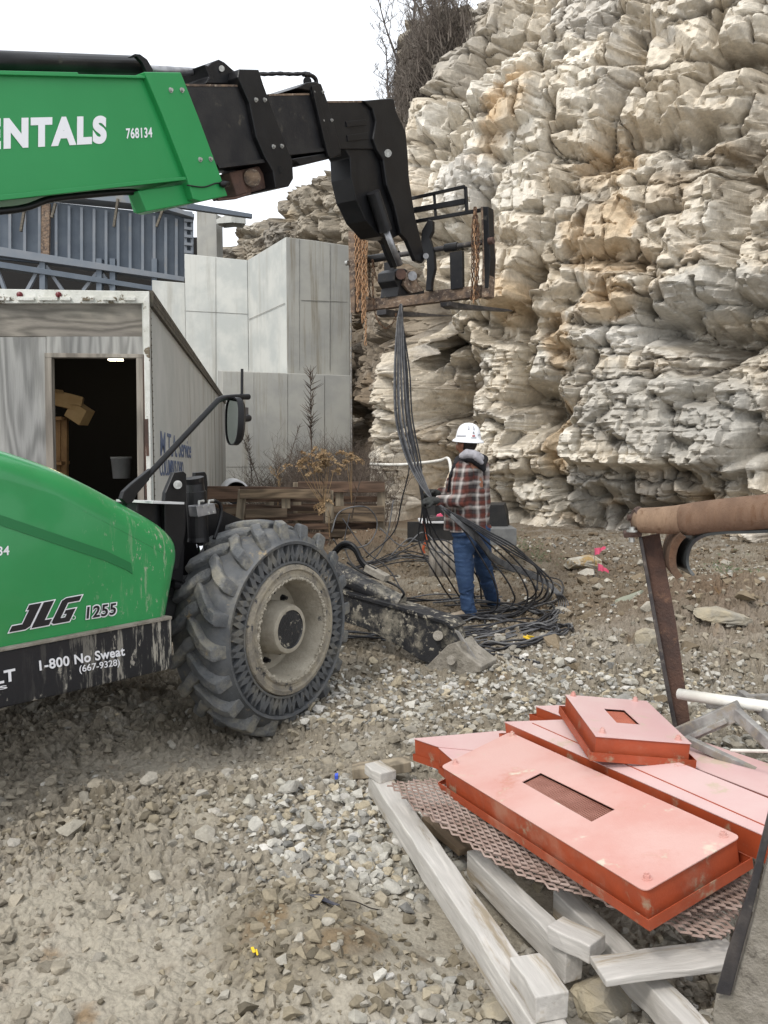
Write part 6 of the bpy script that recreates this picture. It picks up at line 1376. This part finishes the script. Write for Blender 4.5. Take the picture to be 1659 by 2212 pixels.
# tangle in front of the pallets
for i, pp_ in enumerate([((716, 1150, 9), (735, 1105, 9.2), (790, 1095, 9.4), (815, 1130, 9.5), (795, 1175, 9.4), (740, 1185, 9.2), (720, 1165, 9)), ((740, 1120, 10), (790, 1190, 9.6), (840, 1230, 9.3), (880, 1300, 8.6)),
                         ((850, 1080, 9.6), (835, 1160, 9.5), (805, 1210, 9.5), (770, 1210, 9.4)), ((755, 1110, 10), (745, 1180, 9.8), (775, 1230, 9.4), (860, 1245, 9.2)), ((820, 1140, 9.6), (870, 1180, 9.5), (915, 1150, 9.6), (960, 1200, 9.4)),
                         ((880, 900, 9.2), (885, 1000, 9.2), (868, 1080, 9.3), (850, 1150, 9.4), (790, 1205, 9.4)), ((840, 1205, 9.5), (880, 1165, 9.6), (905, 1170, 9.6), (940, 1190, 9.6), (975, 1200, 9.5)), ((830, 1215, 9.4), (890, 1180, 9.5), (950, 1165, 9.6), (1000, 1190, 9.5))]):
    cab([P(*q) for q in pp_], .008, 'thin cable tangled in front of the upright pallets', 'cable tangle in front of the pallets', m='cable' if i % 2 else 'cablegrey')
# ================================================================ CHAINS
def chain(pts, lab, grp, m='rustchain', L_=.056, wd=.034, r_=.0058):
    pts = spline(pts, 12); d = [0]
    for a, b_ in zip(pts, pts[1:]): d.append(d[-1]+(b_-a).length)
    mb_ = MB(); s_ = 0; i = 0; step = L_-2.2*r_
    def at_(q):
        k_ = max(0, min(len(d)-2, int(np.searchsorted(d, q))-1)); t = (q-d[k_])/max(d[k_+1]-d[k_], 1e-9); return pts[k_].lerp(pts[k_+1], t)
    tw = random.uniform(0, 1.5)
    while s_+L_ < d[-1]:
        a, b_ = at_(s_), at_(s_+L_); c = (a+b_)/2; t = (b_-a).normalized(); w_ = t.orthogonal().normalized(); w2 = t.cross(w_)
        an = tw+(math.pi/2 if i % 2 else 0)+random.gauss(0, .15); w_ = w_*math.cos(an)+w2*math.sin(an); lp_ = []
        for k_ in range(12):
            q = 2*math.pi*k_/12; x_ = math.cos(q); y_ = math.sin(q)
            lp_.append(c+t*(L_/2-r_)*(abs(x_)**.75*(1 if x_ > 0 else -1))+w_*(wd/2-r_)*(abs(y_)**.6*(1 if y_ > 0 else -1)))
        mb_.tube(lp_, r_, 5, closed=True); s_ += step; i += 1
    return tag(mb_.build('chain', m, smooth=True), lab, 'chain', grp)
kq = K0.y
def kpt(u, v, dq=.06): return PL(u, v, kp(dq))
for i, (u, v0, v1, j) in enumerate(((769, 490, 680, 0), (776, 491, 640, .0), (782, 490, 700, .02), (788, 492, 668, 0), (773, 495, 655, .05), (785, 495, 690, .05), (793, 500, 650, .04))):
    chain([kpt(780, 486, .03), kpt(u, v0, .06+j), kpt(u+random.uniform(-3, 3), (v0+v1)/2, .07+j), kpt(u+random.uniform(-2, 5), v1, .06+j)], 'orange rusty chain strand bunched at the left end of the fork carriage', 'rusty chains on the left end')
chain([kpt(786, 490, .09), kpt(791, 560, .1), kpt(788, 650, .1), kpt(790, 710, .09), kpt(789, 756, .08)], 'orange rusty chain hanging lowest at the left end of the fork carriage', None)
for i, u in enumerate((1023, 1027, 1033, 1036, 1029)):
    chain([kpt(1026, 446, .05), kpt(u-2, 500, .08), kpt(u+random.uniform(-4, 4), 560, .10), kpt(u+random.uniform(-5, 4), 620, .09), kpt(u-4+random.uniform(-4, 4), 672-random.uniform(0, 25), .08)], 'brown chain strand bunched at the right end of the fork carriage', 'brown chains on the right end', 'rustchain' if i == 1 else 'darkchain')
chain([kpt(806, 560, .0), kpt(812, 600, .0), kpt(822, 612, .0), kpt(829, 626, .0)], 'thin dark chain sloping behind the left fork shank', None, 'darkchain', .044, .026, .0045)
chain([kpt(805, 560, .05), kpt(806, 640, .05), kpt(813, 685, .05), kpt(830, 708, .05), kpt(842, 706, .05), kpt(853, 690, .03), kpt(856, 676, .0)], 'thin dark chain looping below the carriage beside the fork', None, 'darkchain', .044, .026, .0045)
chain([kpt(799, 556, .02), kpt(797, 600, .02), kpt(800, 650, .02)], 'thin dark chain hanging just right of the rusty chain bunch', None, 'darkchain', .044, .026, .0045)
# ================================================================ DEAD WEEDS, BRUSH, BARE TREES
def twigs(mb_, base, h, n_br, lean, r0=.006, mi=0, depth=0, curl=.25, rr=random, bl=(.2, .45)):
    pts = [base]; d = (Zv+lean).normalized(); n_ = 5; p = base
    for i in range(n_):
        d = (d+Vector((rr.gauss(0, curl), rr.gauss(0, curl), rr.gauss(0, curl*.3)))*.35).normalized(); p = p+d*h/n_; pts.append(p)
    mb_.tube(pts, [r0*(1-.8*i/n_) for i in range(n_+1)], 3, mi, cap=False)
    if depth > 0:
        for k_ in range(n_br):
            t = rr.uniform(.25, 1); i = min(n_-1, int(t*n_)); q = pts[i].lerp(pts[i+1], t*n_-i)
            twigs(mb_, q, h*rr.uniform(*bl), max(2, n_br-1), Vector((rr.gauss(0, .8), rr.gauss(0, .8), -.1)), r0*.55, mi, depth-1, curl, rr)
wb = MB()
for i in range(900):
    u = random.choice((random.gauss(760, 45), random.gauss(690, 60), random.gauss(640, 60))); u = min(max(u, 520), 845); y_ = random.uniform(13.4, 24)
    ht_ = (1.1 if u > 620 else .75)*random.uniform(.5, 1.15)*(.8+.02*y_); g_ = P(u, 1000, y_); twigs(wb, Vector((g_.x, g_.y, 0)), ht_*1.1, 5, Vector((random.gauss(0, .3), 0, 0)), .008, 0, 2)
tag(wb.build('weeds', 'weed'), 'mass of dead brown weeds between the pallets and the concrete wall', 'weeds', kind='stuff')
# tall dry stalks as plants of their own
def plant(u, v, y_, h, lab, m='weed', heads=None, grp=None, lean=(0, 0, 0), nb=7, dp=1, r0=.012):
    g_ = P(u, v, y_); t = empty('dead_plant', (g_.x, g_.y, g_.z), lab, 'plant', grp); mb_ = MB(); rr = random.Random(int(u))
    twigs(mb_, g_, h, nb, Vector(lean), r0, 0, dp, .16, rr, (.2, .45) if nb < 13 else (.06, .16)); mb_.build('stem', m, t)
    if heads:
        hb2 = MB()
        for (uu, vv, nn) in heads:
            c = P(uu, vv, y_); hb2.tube(spline([g_+Zv*h*.3, g_.lerp(c, .6)+Zv*.05, c], 4), .004, 3)
            for q in range(nn):
                # drooping plume: bent spike with fluffy grains
                a = rr.uniform(0, 6.28); L2 = rr.uniform(.08, .16); d_ = Vector((math.cos(a), math.sin(a)*.5, .5)); p = c+Vector((rr.gauss(0, .05), rr.gauss(0, .05), rr.gauss(0, .035)))
                for k_ in range(9):
                    p = p+d_*L2/9; d_ = (d_+Vector((0, 0, -.22))).normalized()
                    for z_ in range(4):
                        s_ = rr.uniform(.009, .021); w_ = Vector((rr.gauss(0, 1), rr.gauss(0, 1), rr.gauss(0, 1))).normalized(); x_ = w_.orthogonal()*s_*.7; q0 = p+w_*.010
                        hb2.add([q0-x_, q0+x_, q0+w_*s_*1.5], [(0, 1, 2)])
        hb2.build('seed_head', 'weedpale', t)
    return t
plant(700, 1130, 11.0, .7, 'tan goldenrod plume standing in front of the pallets', heads=[(664, 1000, 3), (672, 985, 4), (690, 975, 5), (668, 1012, 3), (700, 992, 4), (706, 1005, 5), (688, 1020, 3), (648, 997, 2), (720, 1018, 2), (640, 1000, 2), (712, 990, 3)])
plant(760, 1120, 11.4, .7, 'small tan goldenrod plume leaning over the right pallet', heads=[(755, 990, 4), (760, 995, 3), (748, 985, 2)], lean=(.1, 0, 0))
plant(712, 1180, 10.8, .4, 'small dry seed head low on the pallet face', heads=[(713, 1096, 3), (708, 1104, 2)])
plant(600, 1100, 13.6, .6, 'pinkish brown dry bush behind the middle pallet', nb=12, dp=2, m='weedpale')
plant(674, 1010, 22, 2.6, 'tall thin dry stalk against the concrete wall', nb=70, dp=1, r0=.028, m='weed')
plant(560, 1045, 18, 1.5, 'leaning dry stalk left of the weed mass', lean=(-.35, 0, 0), nb=50)
plant(545, 1045, 17, 1.0, 'short leaning dry stalk nearest the trailer', lean=(-.1, 0, 0), nb=50)
plant(612, 1045, 18, 1.3, 'dry stalk leaning right beside the leaning ones', lean=(.3, 0, 0), nb=40)
# brush on the cliff shoulder (skyline)
bb = MB()
for i in range(900):
    t = random.random()**.8; u = 832+t*(915-832)+random.uniform(0, 70)*(.4+t); v = 262-t*262-random.uniform(-30, 30)+max(0, (u-(832+t*83)))*.6; y_ = random.uniform(38, 43) if i % 2 else random.uniform(20.5, 22.5)
    twigs(bb, P(u+(0 if i % 2 else 25), v+20, y_), random.uniform(.7, 1.9)*(1 if i % 2 else .5), 4, Vector((random.gauss(-.25, .3), 0, 0)), .022, 0, 2)
tag(bb.build('hill_brush', 'brush'), 'grey leafless brush covering the shoulder of the cliff', 'brush', kind='stuff')
def bare_tree(u, v, y_, h, lab, lean, seed):
    g_ = P(u, v, y_); t = empty('bare_tree', g_, lab, 'tree', 'bare trees on the cliff shoulder'); rr = random.Random(seed); a = MB(); b2 = MB()
    pts = [g_-Zv*.3]; d_ = (Zv+Vector(lean)).normalized(); p = g_
    for i in range(8): d_ = (d_+Vector((rr.gauss(0, .13), rr.gauss(0, .13), .03))).normalized(); p = p+d_*h/8; pts.append(p)
    a.tube(pts, [.07*(1-.1*i) for i in range(9)], 6); a.build('trunk', 'bark', t, smooth=True)
    for k_ in range(16):
        q = rr.uniform(.2, 1)*7.9; i = int(q); s_ = pts[i+1] if i+1 < len(pts) else pts[-1]
        twigs(b2, s_, h*rr.uniform(.2, .5), 6, Vector((rr.gauss(-.2, .9), rr.gauss(0, .8), 0)), .025, 0, 2, .35, rr)
    b2.build('crown', 'bark', t)
bare_tree(868, 190, 40, 4.9, 'leftmost bare sapling leaning out over the sky', (-.35, 0, 0), 1)
bare_tree(895, 110, 40.5, 4.6, 'bare sapling in the middle of the skyline clump', (-.4, 0, 0), 2)
bare_tree(930, 60, 41, 4.3, 'bare sapling highest on the cliff shoulder', (-.5, 0, 0), 3)
bare_tree(850, 240, 39.5, 2.9, 'lowest bare sapling just above the boom head', (-.3, 0, 0), 4)
# small green plants by the cliff foot
for i, (u, v, y_, l_) in enumerate(((1170, 1175, 11.5, 'small dusty green weed at the cliff foot right of the worker'), (1135, 1165, 12.2, 'green weed beside the grey utility box'), (1568, 1250, 9, 'tiny green seedling on the gravel at the far right'))):
    mb_ = MB(); c = P(u, v, y_); c.z = gh(c.x, c.y)
    for k_ in range(90):
        w_ = Vector((random.gauss(0, 1), random.gauss(0, 1), abs(random.gauss(0, .8)))).normalized(); q = c+Vector((random.gauss(0, .13), random.gauss(0, .1), abs(random.gauss(0, .09)))); x_ = w_.orthogonal().normalized()*.014
        mb_.add([q-x_, q+w_*.02, q+x_, q+w_*.05+x_*.2], [(0, 1, 3), (1, 2, 3)])
    tag(mb_.build('small_plant', 'leaf'), l_, 'plant')
# litter and twigs in the mud
tag(MB().tube(spline([gj(745, 1966, .01), gj(770, 1962, .02), gj(800, 1966, .015), gj(824, 1963, .01)], 4), .0022, 5).build('twig', 'hair'), 'thin dark twig lying on the wet mud', 'twig')
tag(MB().box(gj(727, 1706, .035), (.008, 0, .002), (0, .006, .004), (.0, 0, .010)).build('bottle_cap', mat('blue_scrap', (.05, .1, .55), None), bevel=.002), 'small blue scrap on the gravel left of the lumber', 'scrap')
for i, (u, v) in enumerate(((546, 2092), (556, 2103))):
    pass
tag(MB().beam(gj(545, 2088, .02), gj(550, 2100, .02), .010, .004).beam(gj(554, 2092, .02), gj(557, 2103, .02), .006, .004).build('caution_tape', 'yellow', bevel=.002), 'torn yellow tape scrap pressed into the mud', 'scrap')
tag(MB().prism([gj(u, v, .012) for u, v in ((668, 2010), (690, 1998), (712, 2003), (735, 1998), (725, 2012), (700, 2016))], (0, 0, .004)).build('plastic_scrap', 'darkplastic', bevel=.001), 'dark blue plastic scrap in the wet mud', 'scrap')
tag(MB().tube(spline([P(1325, 1310, 6.5)]+[P(1500, 1300, 6.4), P(1570, 1272, 6.3), P(1600, 1240, 6.2)], 5), .004, 4).build('dry_stem', 'weed'), 'long dry plant stem arching over the mound', 'stem') if False else None
tag(MB().tube(spline([P(1508, 1302, 7.2), P(1545, 1285, 7.1), P(1580, 1272, 7.0)], 5), .012, 6).build('stick', 'gal'), 'pale stick poking from the mound right of the rusty post', 'stick')
